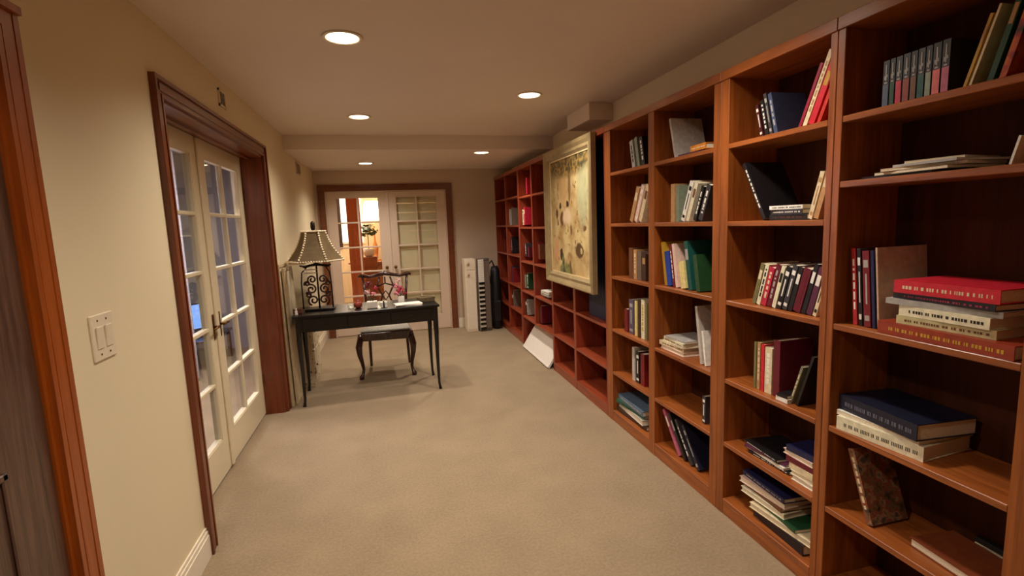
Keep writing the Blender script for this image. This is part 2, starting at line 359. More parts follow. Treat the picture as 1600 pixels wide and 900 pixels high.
bookcase('reddish two column bookcase directly behind the painting', 3.4275, 4.72, [(4.085,4.135)], [[SH[3],SH[4],SH[5]],[SH[3],SH[4],SH[5]]], R3, (.02,.02))
bookcase('reddish raised bookcase left of the painting, white board beneath', 4.7205, 5.93, [(5.335,5.378)], [[SH[0]-.02,1.455,1.05,.69,.37]]*2, R3, (.02,.03), plinth=False, floor_from=.35)
bookcase('farthest reddish bookcase standing against the back wall', 5.9305, 7.262, [(6.585,6.63)], [S_STD,S_STD], R3, (.03,.03))

# ================================================================== BOOKS (positions in metres)
UPRIGHT = [
 ('D', 0, 'set', 0, 9, 1.64, 1.3914, 1.835, 0.0208, 0.158, 0.17, 0, 'slate', 'setblack', 'slate blue volume'),
 ('D', 0, 'set', 1, 9, 1.64, 1.3669, 1.835, 0.0159, 0.159, 0.17, 0, 'green', 'setblack', 'green volume'),
 ('D', 0, 'set', 2, 9, 1.64, 1.3473, 1.835, 0.0197, 0.159, 0.17, 0, 'crimson', 'setblack', 'crimson volume'),
 ('D', 0, 'set', 3, 9, 1.64, 1.324, 1.835, 0.0212, 0.16, 0.17, 0, 'rust', 'setblack', 'rust brown volume'),
 ('D', 0, 'set', 4, 9, 1.64, 1.2993, 1.835, 0.0185, 0.16, 0.17, 0, 'brown', 'setblack', 'brown volume'),
 ('D', 0, 'set', 5, 9, 1.64, 1.2773, 1.835, 0.0199, 0.161, 0.17, 0, 'teal', 'setblack', 'teal green volume'),
 ('D', 0, 'set', 6, 9, 1.64, 1.2539, 1.835, 0.0174, 0.161, 0.17, 0, 'sage', 'setblack', 'pale sage volume'),
 ('D', 0, 'set', 7, 9, 1.64, 1.2331, 1.835, 0.0224, 0.162, 0.17, 0, 'salmon', 'setblack', 'salmon pink volume'),
 ('D', 0, 'set', 8, 9, 1.64, 1.2073, 1.835, 0.0216, 0.163, 0.17, 0, 'mauve', 'setblack', 'mauve pink volume'),
 ('D', 0, 'lean', 0, 2, 1.61, 1.1259, 1.835, 0.0078, 0.19, 0.2, 0.302, 'gold', 'tan', 'tan gold book'),
 ('D', 0, 'lean', 1, 2, 1.61, 1.1113, 1.835, 0.0061, 0.208, 0.2, 0.302, 'cream', '', 'slim cream book'),
 ('D', 0, 'right', 0, 2, 1.6, 1.0596, 1.835, 0.0142, 0.225, 0.2, 0.268, 'dkgreen', 'tan', 'dark green book'),
 ('D', 0, 'right', 1, 2, 1.6, 1.0317, 1.835, 0.015, 0.229, 0.21, 0.268, 'festive', '', 'red and orange patterned book'),
 ('D', 1, 'right', 0, 1, 1.6, 0.9922, 1.612, 0.006, 0.073, 0.2, 0.237, 'white', '', 'thin white book'),
 ('D', 2, 'left', 0, 5, 1.605, 1.4243, 1.101, 0.0163, 0.273, 0.17, -0.084, 'redwhite', 'white', 'red and white book'),
 ('D', 2, 'left', 1, 5, 1.605, 1.4015, 1.101, 0.0134, 0.274, 0.17, -0.084, 'black', 'white', 'slim black book'),
 ('D', 2, 'left', 2, 5, 1.605, 1.3817, 1.101, 0.025, 0.266, 0.17, -0.084, 'darkred', 'silver', 'dark red book'),
 ('D', 2, 'left', 3, 5, 1.605, 1.3504, 1.101, 0.0102, 0.268, 0.17, -0.084, 'navy', '', 'thin navy book'),
 ('D', 2, 'left', 4, 5, 1.605, 1.3316, 1.101, 0.0061, 0.279, 0.217, -0.084, 'beige', '', 'large beige folder'),
 ('D', 4, 'left', 0, 1, 1.6, 1.3261, 0.386, 0.0239, 0.265, 0.16, -0.342, 'mosaic', 'cream', 'patterned hardback'),
 ('C', 0, 'left', 0, 4, 1.6, 1.9098, 1.835, 0.0171, 0.145, 0.17, -0.254, 'blackred', 'white', 'black and red book'),
 ('C', 0, 'left', 1, 4, 1.6, 1.8793, 1.835, 0.0202, 0.158, 0.17, -0.254, 'black', 'white', 'black book'),
 ('C', 0, 'left', 2, 4, 1.6, 1.8532, 1.835, 0.0161, 0.183, 0.17, -0.254, 'charcoal', 'silver', 'tall charcoal book'),
 ('C', 0, 'left', 3, 4, 1.6, 1.8278, 1.835, 0.0192, 0.177, 0.17, -0.254, 'slateblue', 'silver', 'slate blue book'),
 ('C', 0, 'right', 0, 4, 1.6, 1.7027, 1.835, 0.013, 0.235, 0.17, 0.418, 'magentared', '', 'thin plum book'),
 ('C', 0, 'right', 1, 4, 1.6, 1.6806, 1.835, 0.0182, 0.272, 0.17, 0.418, 'cream', 'tan', 'cream edged book'),
 ('C', 0, 'right', 2, 4, 1.6, 1.6529, 1.835, 0.0258, 0.225, 0.17, 0.418, 'red', 'gold', 'wide red book'),
 ('C', 0, 'right', 3, 4, 1.6, 1.6142, 1.835, 0.0144, 0.136, 0.17, 0.418, 'scarlet', '', 'small scarlet book'),
 ('C', 1, 'left', 0, 1, 1.6, 1.8812, 1.479, 0.0187, 0.289, 0.2, -0.502, 'black', 'white', 'black glossy book'),
 ('C', 1, 'right', 0, 2, 1.6, 1.639, 1.479, 0.019, 0.182, 0.17, 0.285, 'cream', 'tan', 'cream book'),
 ('C', 1, 'right', 1, 2, 1.6, 1.6116, 1.479, 0.0213, 0.195, 0.17, 0.285, 'tan', 'cream', 'tan book'),
 ('C', 2, 'row', 0, 12, 1.6, 1.9372, 1.101, 0.0222, 0.192, 0.17, 0.282, 'olive', 'cream', 'olive book'),
 ('C', 2, 'row', 1, 12, 1.6, 1.9084, 1.101, 0.0216, 0.193, 0.17, 0.282, 'ivory', 'black', 'ivory book'),
 ('C', 2, 'row', 2, 12, 1.6, 1.8803, 1.101, 0.0285, 0.178, 0.17, 0.282, 'crimson', 'cream', 'crimson book'),
 ('C', 2, 'row', 3, 12, 1.6, 1.8452, 1.101, 0.024, 0.195, 0.17, 0.282, 'maroon', 'silver', 'maroon book'),
 ('C', 2, 'row', 4, 12, 1.6, 1.8149, 1.101, 0.0199, 0.189, 0.17, 0.282, 'ivory', 'black', 'speckled ivory book'),
 ('C', 2, 'row', 5, 12, 1.6, 1.789, 1.101, 0.0262, 0.19, 0.17, 0.282, 'black', 'white', 'black book'),
 ('C', 2, 'row', 6, 12, 1.6, 1.7566, 1.101, 0.0254, 0.199, 0.17, 0.282, 'charcoal', 'white', 'charcoal book'),
 ('C', 2, 'row', 7, 12, 1.6, 1.7251, 1.101, 0.0214, 0.193, 0.17, 0.282, 'black', 'white', 'second black book'),
 ('C', 2, 'row', 8, 12, 1.6, 1.6978, 1.101, 0.0365, 0.188, 0.17, 0.282, 'maroon', 'maroon', 'wide wine red book'),
 ('C', 2, 'row', 9, 12, 1.6, 1.655, 1.101, 0.02, 0.212, 0.17, 0.282, 'black', 'white', 'inky black book'),
 ('C', 2, 'row', 10, 12, 1.6, 1.6295, 1.101, 0.0254, 0.198, 0.17, 0.282, 'plum', 'white', 'plum book'),
 ('C', 2, 'row', 11, 12, 1.6, 1.5984, 1.101, 0.016, 0.189, 0.17, 0.282, 'cream', 'black', 'cream book'),
 ('C', 3, 'left', 0, 5, 1.6, 1.9144, 0.711, 0.0152, 0.216, 0.17, 0, 'olive', '', 'thin olive book'),
 ('C', 3, 'left', 1, 5, 1.6, 1.8935, 0.711, 0.019, 0.219, 0.17, 0, 'tan', 'cream', 'tan book'),
 ('C', 3, 'left', 2, 5, 1.6, 1.8689, 0.711, 0.0186, 0.215, 0.17, 0, 'red', '', 'slim red book'),
 ('C', 3, 'left', 3, 5, 1.6, 1.8448, 0.711, 0.0414, 0.208, 0.17, 0, 'cream', 'white', 'cream patterned book'),
 ('C', 3, 'left', 4, 5, 1.6, 1.7943, 0.711, 0.0359, 0.252, 0.17, 0, 'maroon', '', 'dark maroon book'),
 ('C', 3, 'right', 0, 2, 1.6, 1.6995, 0.711, 0.0118, 0.18, 0.18, 0.318, 'greyolive', 'cream', 'grey olive book'),
 ('C', 3, 'right', 1, 2, 1.6, 1.6651, 0.711, 0.0113, 0.238, 0.15, 0.318, 'black', '', 'black book'),
 ('B', 0, 'left', 0, 1, 1.6, 2.5822, 1.835, 0.0172, 0.231, 0.2, -0.266, 'greywhite', '', 'pale grey leaning cover'),
 ('B', 1, 'left', 0, 2, 1.6, 2.6198, 1.479, 0.0387, 0.215, 0.17, 0, 'tan', '', 'pinkish tan book'),
 ('B', 1, 'left', 1, 2, 1.6, 2.5665, 1.479, 0.0309, 0.204, 0.17, 0, 'greygreen', '', 'grey green book'),
 ('B', 1, 'right', 0, 4, 1.6, 2.5149, 1.479, 0.0331, 0.224, 0.17, 0.395, 'white', 'black', 'white book'),
 ('B', 1, 'right', 1, 4, 1.6, 2.4651, 1.479, 0.0264, 0.215, 0.17, 0.395, 'ivory', 'brown', 'ivory book'),
 ('B', 1, 'right', 2, 4, 1.6, 2.3994, 1.479, 0.0252, 0.191, 0.17, 0.395, 'black', 'white', 'black book'),
 ('B', 1, 'right', 3, 4, 1.6, 2.3535, 1.479, 0.0345, 0.193, 0.17, 0.395, 'charcoal', 'white', 'charcoal book'),
 ('B', 2, 'left', 0, 7, 1.6, 2.6814, 1.101, 0.0276, 0.26, 0.17, -0.184, 'gold', '', 'golden book'),
 ('B', 2, 'left', 1, 7, 1.6, 2.6523, 1.101, 0.0477, 0.206, 0.17, -0.184, 'blue', '', 'bright blue book'),
 ('B', 2, 'left', 2, 7, 1.6, 2.5911, 1.101, 0.0189, 0.25, 0.17, -0.184, 'darkred', 'white', 'thin dark red book'),
 ('B', 2, 'left', 3, 7, 1.6, 2.5633, 1.101, 0.0252, 0.254, 0.17, -0.184, 'pinkcream', '', 'slim pink book'),
 ('B', 2, 'left', 4, 7, 1.6, 2.5093, 1.101, 0.0496, 0.154, 0.13, -0.184, 'yellowcream', '', 'pale yellow book'),
 ('B', 2, 'left', 5, 7, 1.6, 2.4381, 1.101, 0.0351, 0.272, 0.2, -0.184, 'teal', 'silver', 'teal book'),
 ('B', 2, 'left', 6, 7, 1.6, 2.3641, 1.101, 0.0334, 0.2, 0.18, -0.184, 'green', '', 'green book'),
 ('B', 3, 'right', 0, 2, 1.6, 2.3232, 0.711, 0.0209, 0.314, 0.2, -0.172, 'greywhite', '', 'large grey leaning folder'),
 ('B', 3, 'right', 1, 2, 1.6, 2.2834, 0.711, 0.015, 0.187, 0.12, -0.172, 'white', '', 'thin white booklet'),
 ('B', 4, 'right', 0, 1, 1.6, 2.3001, 0.386, 0.027, 0.155, 0.15, 0, 'charcoal', 'white', 'small dark book'),
 ('B', 5, 'row', 0, 4, 1.6, 2.5282, 0.085, 0.0246, 0.289, 0.17, -0.679, 'mauve', 'white', 'mauve grey book'),
 ('B', 5, 'row', 1, 4, 1.6, 2.4679, 0.085, 0.0237, 0.284, 0.17, -0.679, 'black', 'silver', 'black book'),
 ('B', 5, 'row', 2, 4, 1.6, 2.4037, 0.085, 0.0228, 0.271, 0.17, -0.679, 'charcoal', 'white', 'charcoal book'),
 ('B', 5, 'row', 3, 4, 1.6, 2.3361, 0.085, 0.0263, 0.26, 0.17, -0.679, 'navyblack', 'silver', 'midnight blue book'),
 ('A', 0, 'row', 0, 3, 1.6, 3.0861, 1.835, 0.0416, 0.181, 0.17, -0.223, 'silver', 'black', 'silver grey book'),
 ('A', 0, 'row', 1, 3, 1.6, 3.0159, 1.835, 0.0316, 0.193, 0.17, -0.223, 'greygreen', '', 'grey green book'),
 ('A', 0, 'row', 2, 3, 1.6, 2.9569, 1.835, 0.0384, 0.183, 0.17, -0.223, 'black', 'white', 'black book'),
 ('A', 1, 'row', 0, 3, 1.6, 3.1281, 1.479, 0.0401, 0.242, 0.17, 0.432, 'tan', 'cream', 'tan book'),
 ('A', 1, 'row', 1, 3, 1.6, 3.0643, 1.479, 0.0386, 0.251, 0.17, 0.432, 'pinkcream', 'white', 'pink cream book'),
 ('A', 1, 'row', 2, 3, 1.6, 3.0028, 1.479, 0.0372, 0.249, 0.17, 0.432, 'cream', 'brown', 'cream book'),
 ('A', 2, 'row', 0, 4, 1.6, 3.1437, 1.101, 0.0545, 0.209, 0.17, 0, 'brown', '', 'brown book'),
 ('A', 2, 'row', 1, 4, 1.6, 3.0785, 1.101, 0.0436, 0.199, 0.17, 0, 'tan', 'cream', 'tan book'),
 ('A', 2, 'row', 2, 4, 1.6, 3.0245, 1.101, 0.0509, 0.192, 0.17, 0, 'greybrown', '', 'grey brown book'),
 ('A', 2, 'row', 3, 4, 1.6, 2.9636, 1.101, 0.0491, 0.178, 0.17, 0, 'dkbrown', 'tan', 'dark brown book'),
 ('A', 3, 'row', 0, 6, 1.6, 3.2189, 0.711, 0.0478, 0.164, 0.17, 0, 'darkred', '', 'short dark red book'),
 ('A', 3, 'row', 1, 6, 1.6, 3.1502, 0.711, 0.0647, 0.243, 0.17, 0, 'purplegrey', 'silver', 'purple grey book'),
 ('A', 3, 'row', 2, 6, 1.6, 3.0655, 0.711, 0.0259, 0.242, 0.17, 0, 'yellowcream', '', 'thin yellow book'),
 ('A', 3, 'row', 3, 6, 1.6, 3.0201, 0.711, 0.034, 0.257, 0.17, 0, 'dkbrown', '', 'dark brown book'),
 ('A', 3, 'row', 4, 6, 1.6, 2.9759, 0.711, 0.0416, 0.263, 0.17, 0, 'ivory', 'gold', 'ivory and gold book'),
 ('A', 3, 'row', 5, 6, 1.6, 2.9243, 0.711, 0.0237, 0.24, 0.17, 0, 'olive', '', 'thin olive book'),
 ('A', 4, 'row', 0, 3, 1.6, 3.1075, 0.386, 0.0362, 0.236, 0.17, 0, 'greywhite', '', 'pale grey book'),
 ('A', 4, 'row', 1, 3, 1.6, 3.0513, 0.386, 0.044, 0.222, 0.17, 0, 'black', 'white', 'black book'),
 ('A', 4, 'row', 2, 3, 1.6, 2.9879, 0.386, 0.0511, 0.219, 0.17, 0, 'darkred', '', 'dark red book'),
 ('Q2', 1, 'row', 0, 2, 1.6, 5.897, 1.479, 0.05, 0.183, 0.17, 0, 'ivory', 'brown', 'ivory patterned book'),
 ('Q2', 1, 'row', 1, 2, 1.6, 5.8374, 1.479, 0.05, 0.208, 0.17, 0, 'crimson', 'cream', 'crimson book'),
 ('Q2', 3, 'row', 0, 2, 1.6, 5.897, 0.711, 0.05, 0.156, 0.17, 0, 'greygreen', '', 'grey green book'),
 ('Q2', 3, 'row', 1, 2, 1.6, 5.7924, 0.711, 0.05, 0.191, 0.17, 0, 'dkgreen', 'white', 'dark green book'),
 ('Q2', 4, 'row', 0, 2, 1.6, 5.897, 0.386, 0.05, 0.182, 0.17, 0, 'black', 'white', 'black book'),
 ('Q2', 4, 'row', 1, 2, 1.6, 5.846, 0.386, 0.05, 0.182, 0.17, 0, 'silver', 'black', 'silver grey book'),
 ('R', 1, 'row', 0, 2, 1.6, 6.577, 1.479, 0.05, 0.211, 0.17, 0, 'silver', 'white', 'silver grey book'),
 ('R', 1, 'row', 1, 2, 1.6, 6.4431, 1.479, 0.05, 0.224, 0.17, 0, 'greybrown', '', 'thin grey brown book'),
 ('Q2', 2, 'row', 0, 3, 1.6, 5.897, 1.101, 0.05, 0.125, 0.17, 0, 'darkred', '', 'dark red book'),
 ('Q2', 2, 'row', 1, 3, 1.6, 5.8289, 1.101, 0.05, 0.16, 0.17, 0, 'charcoal', 'white', 'charcoal book'),
 ('Q2', 2, 'row', 2, 3, 1.6, 5.7151, 1.101, 0.05, 0.118, 0.17, 0, 'maroon', '', 'maroon book'),
 ('Q2', 0, 'row', 0, 1, 1.6, 5.7056, 1.835, 0.05, 0.184, 0.17, 0, 'crimson', '', 'crimson book'),
 ('Q', 4, 'row', 0, 2, 1.6, 5.327, 0.386, 0.05, 0.169, 0.17, 0, 'dkbrown', '', 'dark brown book'),
 ('Q', 4, 'row', 1, 2, 1.6, 5.276, 0.386, 0.05, 0.199, 0.17, 0, 'maroon', '', 'maroon book'),
 ('R', 2, 'row', 0, 2, 1.6, 6.577, 1.101, 0.05, 0.204, 0.17, 0, 'maroon', '', 'maroon book'),
 ('R', 2, 'row', 1, 2, 1.6, 6.526, 1.101, 0.05, 0.225, 0.17, 0, 'black', 'silver', 'black book'),
 ('R', 3, 'row', 0, 2, 1.6, 6.577, 0.711, 0.05, 0.212, 0.17, 0, 'navy', '', 'navy book'),
 ('R', 3, 'row', 1, 2, 1.6, 6.526, 0.711, 0.05, 0.197, 0.17, 0, 'darkred', '', 'dark red book'),
 ('R', 4, 'row', 0, 2, 1.6, 6.577, 0.386, 0.05, 0.174, 0.17, 0, 'black', 'white', 'black book'),
 ('R', 4, 'row', 1, 2, 1.6, 6.526, 0.386, 0.05, 0.221, 0.17, 0, 'greybrown', '', 'grey brown book'),
 ('Q', 2, 'row', 0, 2, 1.6, 5.327, 1.101, 0.05, 0.186, 0.17, 0, 'darkred', '', 'dark red book'),
 ('Q', 2, 'row', 1, 2, 1.6, 5.276, 1.101, 0.05, 0.162, 0.17, 0, 'brown', '', 'brown book'),
]
FLAT = [
 ('D', 1, 'magazine pile', 0, 5, 1.62, 1.4365, 1.612, 0.2256, 0.008, 0.194, 4, 'black', '', 'black magazine'),
 ('D', 1, 'magazine pile', 1, 5, 1.61, 1.3807, 1.6206, 0.2481, 0.01, 0.201, -5, 'olive', 'pages', 'olive brown magazine'),
 ('D', 1, 'magazine pile', 2, 5, 1.62, 1.3669, 1.6312, 0.2435, 0.009, 0.189, 6, 'cream', 'pages', 'cream magazine'),
 ('D', 1, 'magazine pile', 3, 5, 1.61, 1.3152, 1.6408, 0.1981, 0.008, 0.2, -3, 'silver', '', 'silver grey magazine'),
 ('D', 1, 'magazine pile', 4, 5, 1.63, 1.3002, 1.6494, 0.1619, 0.007, 0.181, 8, 'cream', 'pages', 'topmost cream magazine'),
 ('D', 2, 'big stack', 0, 6, 1.568, 1.3027, 1.101, 0.3882, 0.04, 0.24, -2, 'rustred', 'gold', 'rust red atlas'),
 ('D', 2, 'big stack', 1, 6, 1.585, 1.2533, 1.1416, 0.2709, 0.026, 0.21, 2, 'olivecream', 'brown', 'olive and cream book'),
 ('D', 2, 'big stack', 2, 6, 1.582, 1.2441, 1.1682, 0.2556, 0.033, 0.21, -1, 'ivory', 'lettering', 'ivory hardback'),
 ('D', 2, 'big stack', 3, 6, 1.585, 1.2916, 1.2018, 0.3166, 0.018, 0.22, 3, 'silver', '', 'pale grey book'),
 ('D', 2, 'big stack', 4, 6, 1.585, 1.2689, 1.2204, 0.2954, 0.02, 0.22, -3, 'black', 'magenta', 'black paperback'),
 ('D', 2, 'big stack', 5, 6, 1.58, 1.2639, 1.241, 0.2891, 0.04, 0.22, 1, 'red', 'cream', 'bright red hardback'),
 ('D', 3, 'binder stack', 0, 3, 1.575, 1.4447, 0.711, 0.2924, 0.05, 0.234, 5, 'ivory', 'dots', 'thick ivory binder'),
 ('D', 3, 'binder stack', 1, 3, 1.58, 1.4516, 0.7616, 0.2923, 0.016, 0.237, 2, 'white', 'pages', 'white magazine'),
 ('D', 3, 'binder stack', 2, 3, 1.58, 1.4466, 0.7782, 0.3019, 0.055, 0.231, -4, 'navyblack', 'specks', 'thick navy binder'),
 ('D', 4, 'flat pair', 0, 1, 1.62, 1.1906, 0.386, 0.2307, 0.03, 0.17, -5, 'rustbrown', 'pages', 'large rust brown book'),
 ('D', 4, 'right pile', 0, 2, 1.8, 1.1175, 0.386, 0.0932, 0.03, 0.02, 3, 'cream', 'pages', 'small cream book'),
 ('D', 4, 'right pile', 1, 2, 1.8, 1.1197, 0.4166, 0.0981, 0.018, 0.019, -3, 'black', '', 'small black book'),
 ('C', 1, 'flat', 0, 3, 1.6, 1.8432, 1.479, 0.1917, 0.022, 0.2, 2, 'black', 'brown', 'black flat book'),
 ('C', 1, 'flat', 1, 3, 1.6, 1.8366, 1.5016, 0.1778, 0.02, 0.2, -3, 'charcoal', 'white', 'charcoal flat book'),
 ('C', 1, 'flat', 2, 3, 1.6, 1.8448, 1.5222, 0.166, 0.016, 0.19, 4, 'white', 'black', 'white flat book'),
 ('C', 3, 'small', 0, 2, 1.58, 1.7528, 0.711, 0.0646, 0.018, 0.1, 0, 'white', '', 'small white booklet'),
 ('C', 3, 'small', 1, 2, 1.58, 1.7499, 0.7296, 0.0539, 0.014, 0.1, 5, 'black', '', 'small black booklet'),
 ('C', 4, 'left pile', 0, 4, 1.6, 1.9334, 0.386, 0.2373, 0.012, 0.2, 3, 'black', 'white', 'black magazine'),
 ('C', 4, 'left pile', 1, 4, 1.6, 1.9514, 0.3986, 0.2404, 0.01, 0.2, -2, 'white', 'pages', 'white magazine'),
 ('C', 4, 'left pile', 2, 4, 1.6, 1.9607, 0.4092, 0.2346, 0.01, 0.2, 5, 'plum', '', 'plum magazine'),
 ('C', 4, 'left pile', 3, 4, 1.6, 1.97, 0.4198, 0.2287, 0.01, 0.2, -4, 'black', 'white', 'black glossy magazine'),
 ('C', 4, 'right pile', 0, 6, 1.595, 1.6695, 0.386, 0.1191, 0.022, 0.2, 0, 'white', 'pages', 'white paged book'),
 ('C', 4, 'right pile', 1, 6, 1.595, 1.6775, 0.4086, 0.1197, 0.02, 0.2, 2, 'ivory', 'pages', 'ivory book'),
 ('C', 4, 'right pile', 2, 6, 1.595, 1.6819, 0.4292, 0.1263, 0.028, 0.2, -2, 'cream', '', 'cream book'),
 ('C', 4, 'right pile', 3, 6, 1.595, 1.7009, 0.4578, 0.1408, 0.024, 0.2, 1, 'maroon', '', 'maroon book'),
 ('C', 4, 'right pile', 4, 6, 1.595, 1.7163, 0.4824, 0.155, 0.022, 0.2, -1, 'pinkcream', 'pages', 'pinkish cream book'),
 ('C', 4, 'right pile', 5, 6, 1.595, 1.7029, 0.505, 0.1405, 0.024, 0.2, 3, 'navy', '', 'navy book'),
 ('C', 5, 'bottom pile', 0, 7, 1.595, 1.891, 0.085, 0.31, 0.045, 0.219, -3, 'black', '', 'thick black binder'),
 ('C', 5, 'bottom pile', 1, 7, 1.59, 1.9038, 0.1306, 0.3389, 0.026, 0.22, 4, 'cream', 'pages', 'long cream book'),
 ('C', 5, 'bottom pile', 2, 7, 1.605, 1.9408, 0.1572, 0.3193, 0.014, 0.2, -6, 'dkgreen', '', 'dark green folder'),
 ('C', 5, 'bottom pile', 3, 7, 1.595, 1.9741, 0.1718, 0.2635, 0.026, 0.22, 2, 'ivory', 'pages', 'ivory paged book'),
 ('C', 5, 'bottom pile', 4, 7, 1.605, 1.9783, 0.1984, 0.2666, 0.02, 0.208, -4, 'brown', '', 'brown book'),
 ('C', 5, 'bottom pile', 5, 7, 1.595, 1.9847, 0.219, 0.2722, 0.026, 0.22, 3, 'pinkcream', 'pages', 'pale pink paged book'),
 ('C', 5, 'bottom pile', 6, 7, 1.605, 1.9798, 0.2456, 0.2771, 0.024, 0.21, -3, 'navy', 'silver', 'navy book'),
 ('B', 0, 'flat', 0, 2, 1.6, 2.5436, 1.835, 0.2333, 0.012, 0.2, 2, 'purple', '', 'flat purple book'),
 ('B', 0, 'flat', 1, 2, 1.6, 2.4339, 1.8476, 0.1446, 0.03, 0.12, -3, 'orange', 'cream', 'orange yellow box'),
 ('B', 3, 'flat', 0, 4, 1.59, 2.7151, 0.711, 0.2493, 0.024, 0.2, 0, 'pinkcream', 'pages', 'pink cream flat book'),
 ('B', 3, 'flat', 1, 4, 1.59, 2.7228, 0.7356, 0.2439, 0.026, 0.2, 3, 'cream', 'brown', 'cream flat book'),
 ('B', 3, 'flat', 2, 4, 1.59, 2.6854, 0.7622, 0.2318, 0.028, 0.2, -4, 'ivory', 'brown', 'ivory flat book'),
 ('B', 3, 'flat', 3, 4, 1.59, 2.6564, 0.7908, 0.2024, 0.012, 0.2, 2, 'silver', '', 'silver grey flat book'),
 ('A', 5, 'flat', 0, 4, 1.59, 3.3275, 0.085, 0.4169, 0.03, 0.2, 2, 'dkbrown', '', 'dark brown book'),
 ('A', 5, 'flat', 1, 4, 1.59, 3.3258, 0.1156, 0.398, 0.036, 0.2, -3, 'greywhite', 'pages', 'grey white book'),
 ('A', 5, 'flat', 2, 4, 1.59, 3.324, 0.1522, 0.3791, 0.026, 0.2, 4, 'mixedgreen', 'black', 'green and black book'),
 ('A', 5, 'flat', 3, 4, 1.59, 3.3272, 0.1788, 0.3999, 0.034, 0.22, -2, 'bluegrey', 'silver', 'blue grey book'),
 ('Q', 3, 'flat', 0, 2, 1.6, 5.2431, 0.711, 0.2728, 0.03, 0.2, 0, 'silver', '', 'silver grey flat book'),
 ('Q', 3, 'flat', 1, 2, 1.6, 5.2162, 0.7416, 0.227, 0.026, 0.2, 4, 'white', 'black', 'white flat book'),
]
COLR = dict(rustbrown=(124,60,32),slate=(84,92,112),green=(34,72,40),crimson=(190,34,62),rust=(140,60,44),brown=(112,66,40),teal=(26,82,74),sage=(140,152,128),salmon=(222,110,104),mauve=(190,96,122),
 gold=(196,150,48),cream=(226,206,168),dkgreen=(26,72,42),magenta=(170,44,84),black=(24,20,22),olive=(120,112,70),silver=(172,166,160),white=(240,234,222),redwhite=(176,36,36),darkred=(118,22,28),
 navy=(30,32,72),beige=(200,166,140),rustred=(150,54,30),olivecream=(196,184,136),ivory=(232,222,190),red=(206,34,52),navyblack=(22,24,44),mosaic=(120,86,60),blackred=(70,20,22),charcoal=(58,54,58),
 slateblue=(62,74,104),magentared=(150,30,56),scarlet=(200,50,36),tan=(186,140,92),maroon=(104,18,36),plum=(88,36,62),greyolive=(128,122,96),pinkcream=(232,196,180),greywhite=(196,186,176),purple=(70,40,84),
 orange=(228,140,36),greygreen=(128,136,116),blue=(30,66,160),yellowcream=(230,212,140),purplegrey=(92,76,98),greybrown=(112,92,80),dkbrown=(62,38,28),bluegrey=(92,112,132),mixedgreen=(44,92,70))
def cmat(c):
    if c in ('mosaic','festive'):
        if 'cover_'+c in MATS: return MATS['cover_'+c]
        m, nt, b = new_mat('cover_'+c); tc = nt.nodes.new('ShaderNodeTexCoord'); n = nt.nodes.new('ShaderNodeTexNoise'); n.inputs['Scale'].default_value = 26 if c == 'mosaic' else 12
        n.inputs['Detail'].default_value = 3; r = nt.nodes.new('ShaderNodeValToRGB'); cols_ = [(70,50,34),(128,92,62),(140,60,44),(160,124,88),(84,66,60)] if c == 'mosaic' else [(24,50,30),(170,60,60),(210,110,40),(196,50,34),(40,70,40)]
        e = r.color_ramp.elements; e[0].position = .34; e[1].position = .66
        for p_ in (.43,.5,.57): e.new(p_)
        for el, cc in zip(e, cols_): el.color = (*s2l(cc),1)
        nt.links.new(tc.outputs['Object'], n.inputs['Vector']); nt.links.new(n.outputs['Fac'], r.inputs[0]); nt.links.new(r.outputs[0], b.inputs['Base Color']); b.inputs['Roughness'].default_value = .4
        MATS['cover_'+c] = m; return m
    return plain('cover_'+c, COLR[c], .42, var=.14, scale=45)
ACC = {'lettering':(40,34,30),'dots':(60,50,44),'specks':(96,96,112),'tan':COLR['tan']}
def amat(a):
    return plain('accent_'+a, ACC.get(a) or COLR.get(a,(220,210,190)), .5)
SHELFN = {0:'top shelf',1:'second shelf',2:'third shelf',3:'fourth shelf',4:'fifth shelf',5:'bottom shelf'}
BAYN = {'D':'nearest column','C':'second nearest column','B':'third nearest column','A':'column beside painting','Q2':'second column past painting','Q':'column just past painting','R':'third column past painting'}
ORD = ['first','second','third','fourth','fifth','sixth','seventh','eighth','ninth','tenth','eleventh','twelfth']
CL = {'set':'of the matching set','lean':'leaning before the matching set','right':'in the right-hand group','left':'in the left-hand group','row':'in the row'}
def spine_marks(bm, rnd, th, h, acc):
    """raised title blocks on a spine at x=0 facing -x, spine runs z 0..h, width y -th..0"""
    e = .0008; m = th*.16
    if acc == 'setblack':
        return
    k = rnd.choice((1,2,3)); z = h*rnd.uniform(.12,.2)
    if k == 1:
        box(bm, -e, 0, -th+m, -m, h*.62, h*.84)
    elif k == 2:
        box(bm, -e, 0, -th+m, -m, h*.78, h*.88); box(bm, -e, 0, -th*.62, -th*.38, h*.3, h*.7); box(bm, -e, 0, -th+m, -m, h*.08, h*.15)
    else:
        zz = h*.2
        while zz < h*.85:
            d = rnd.uniform(.008,.03); box(bm, -e, 0, -th*.68, -th*.30, zz, min(zz+d, h*.88)); zz += d+rnd.uniform(.004,.012)
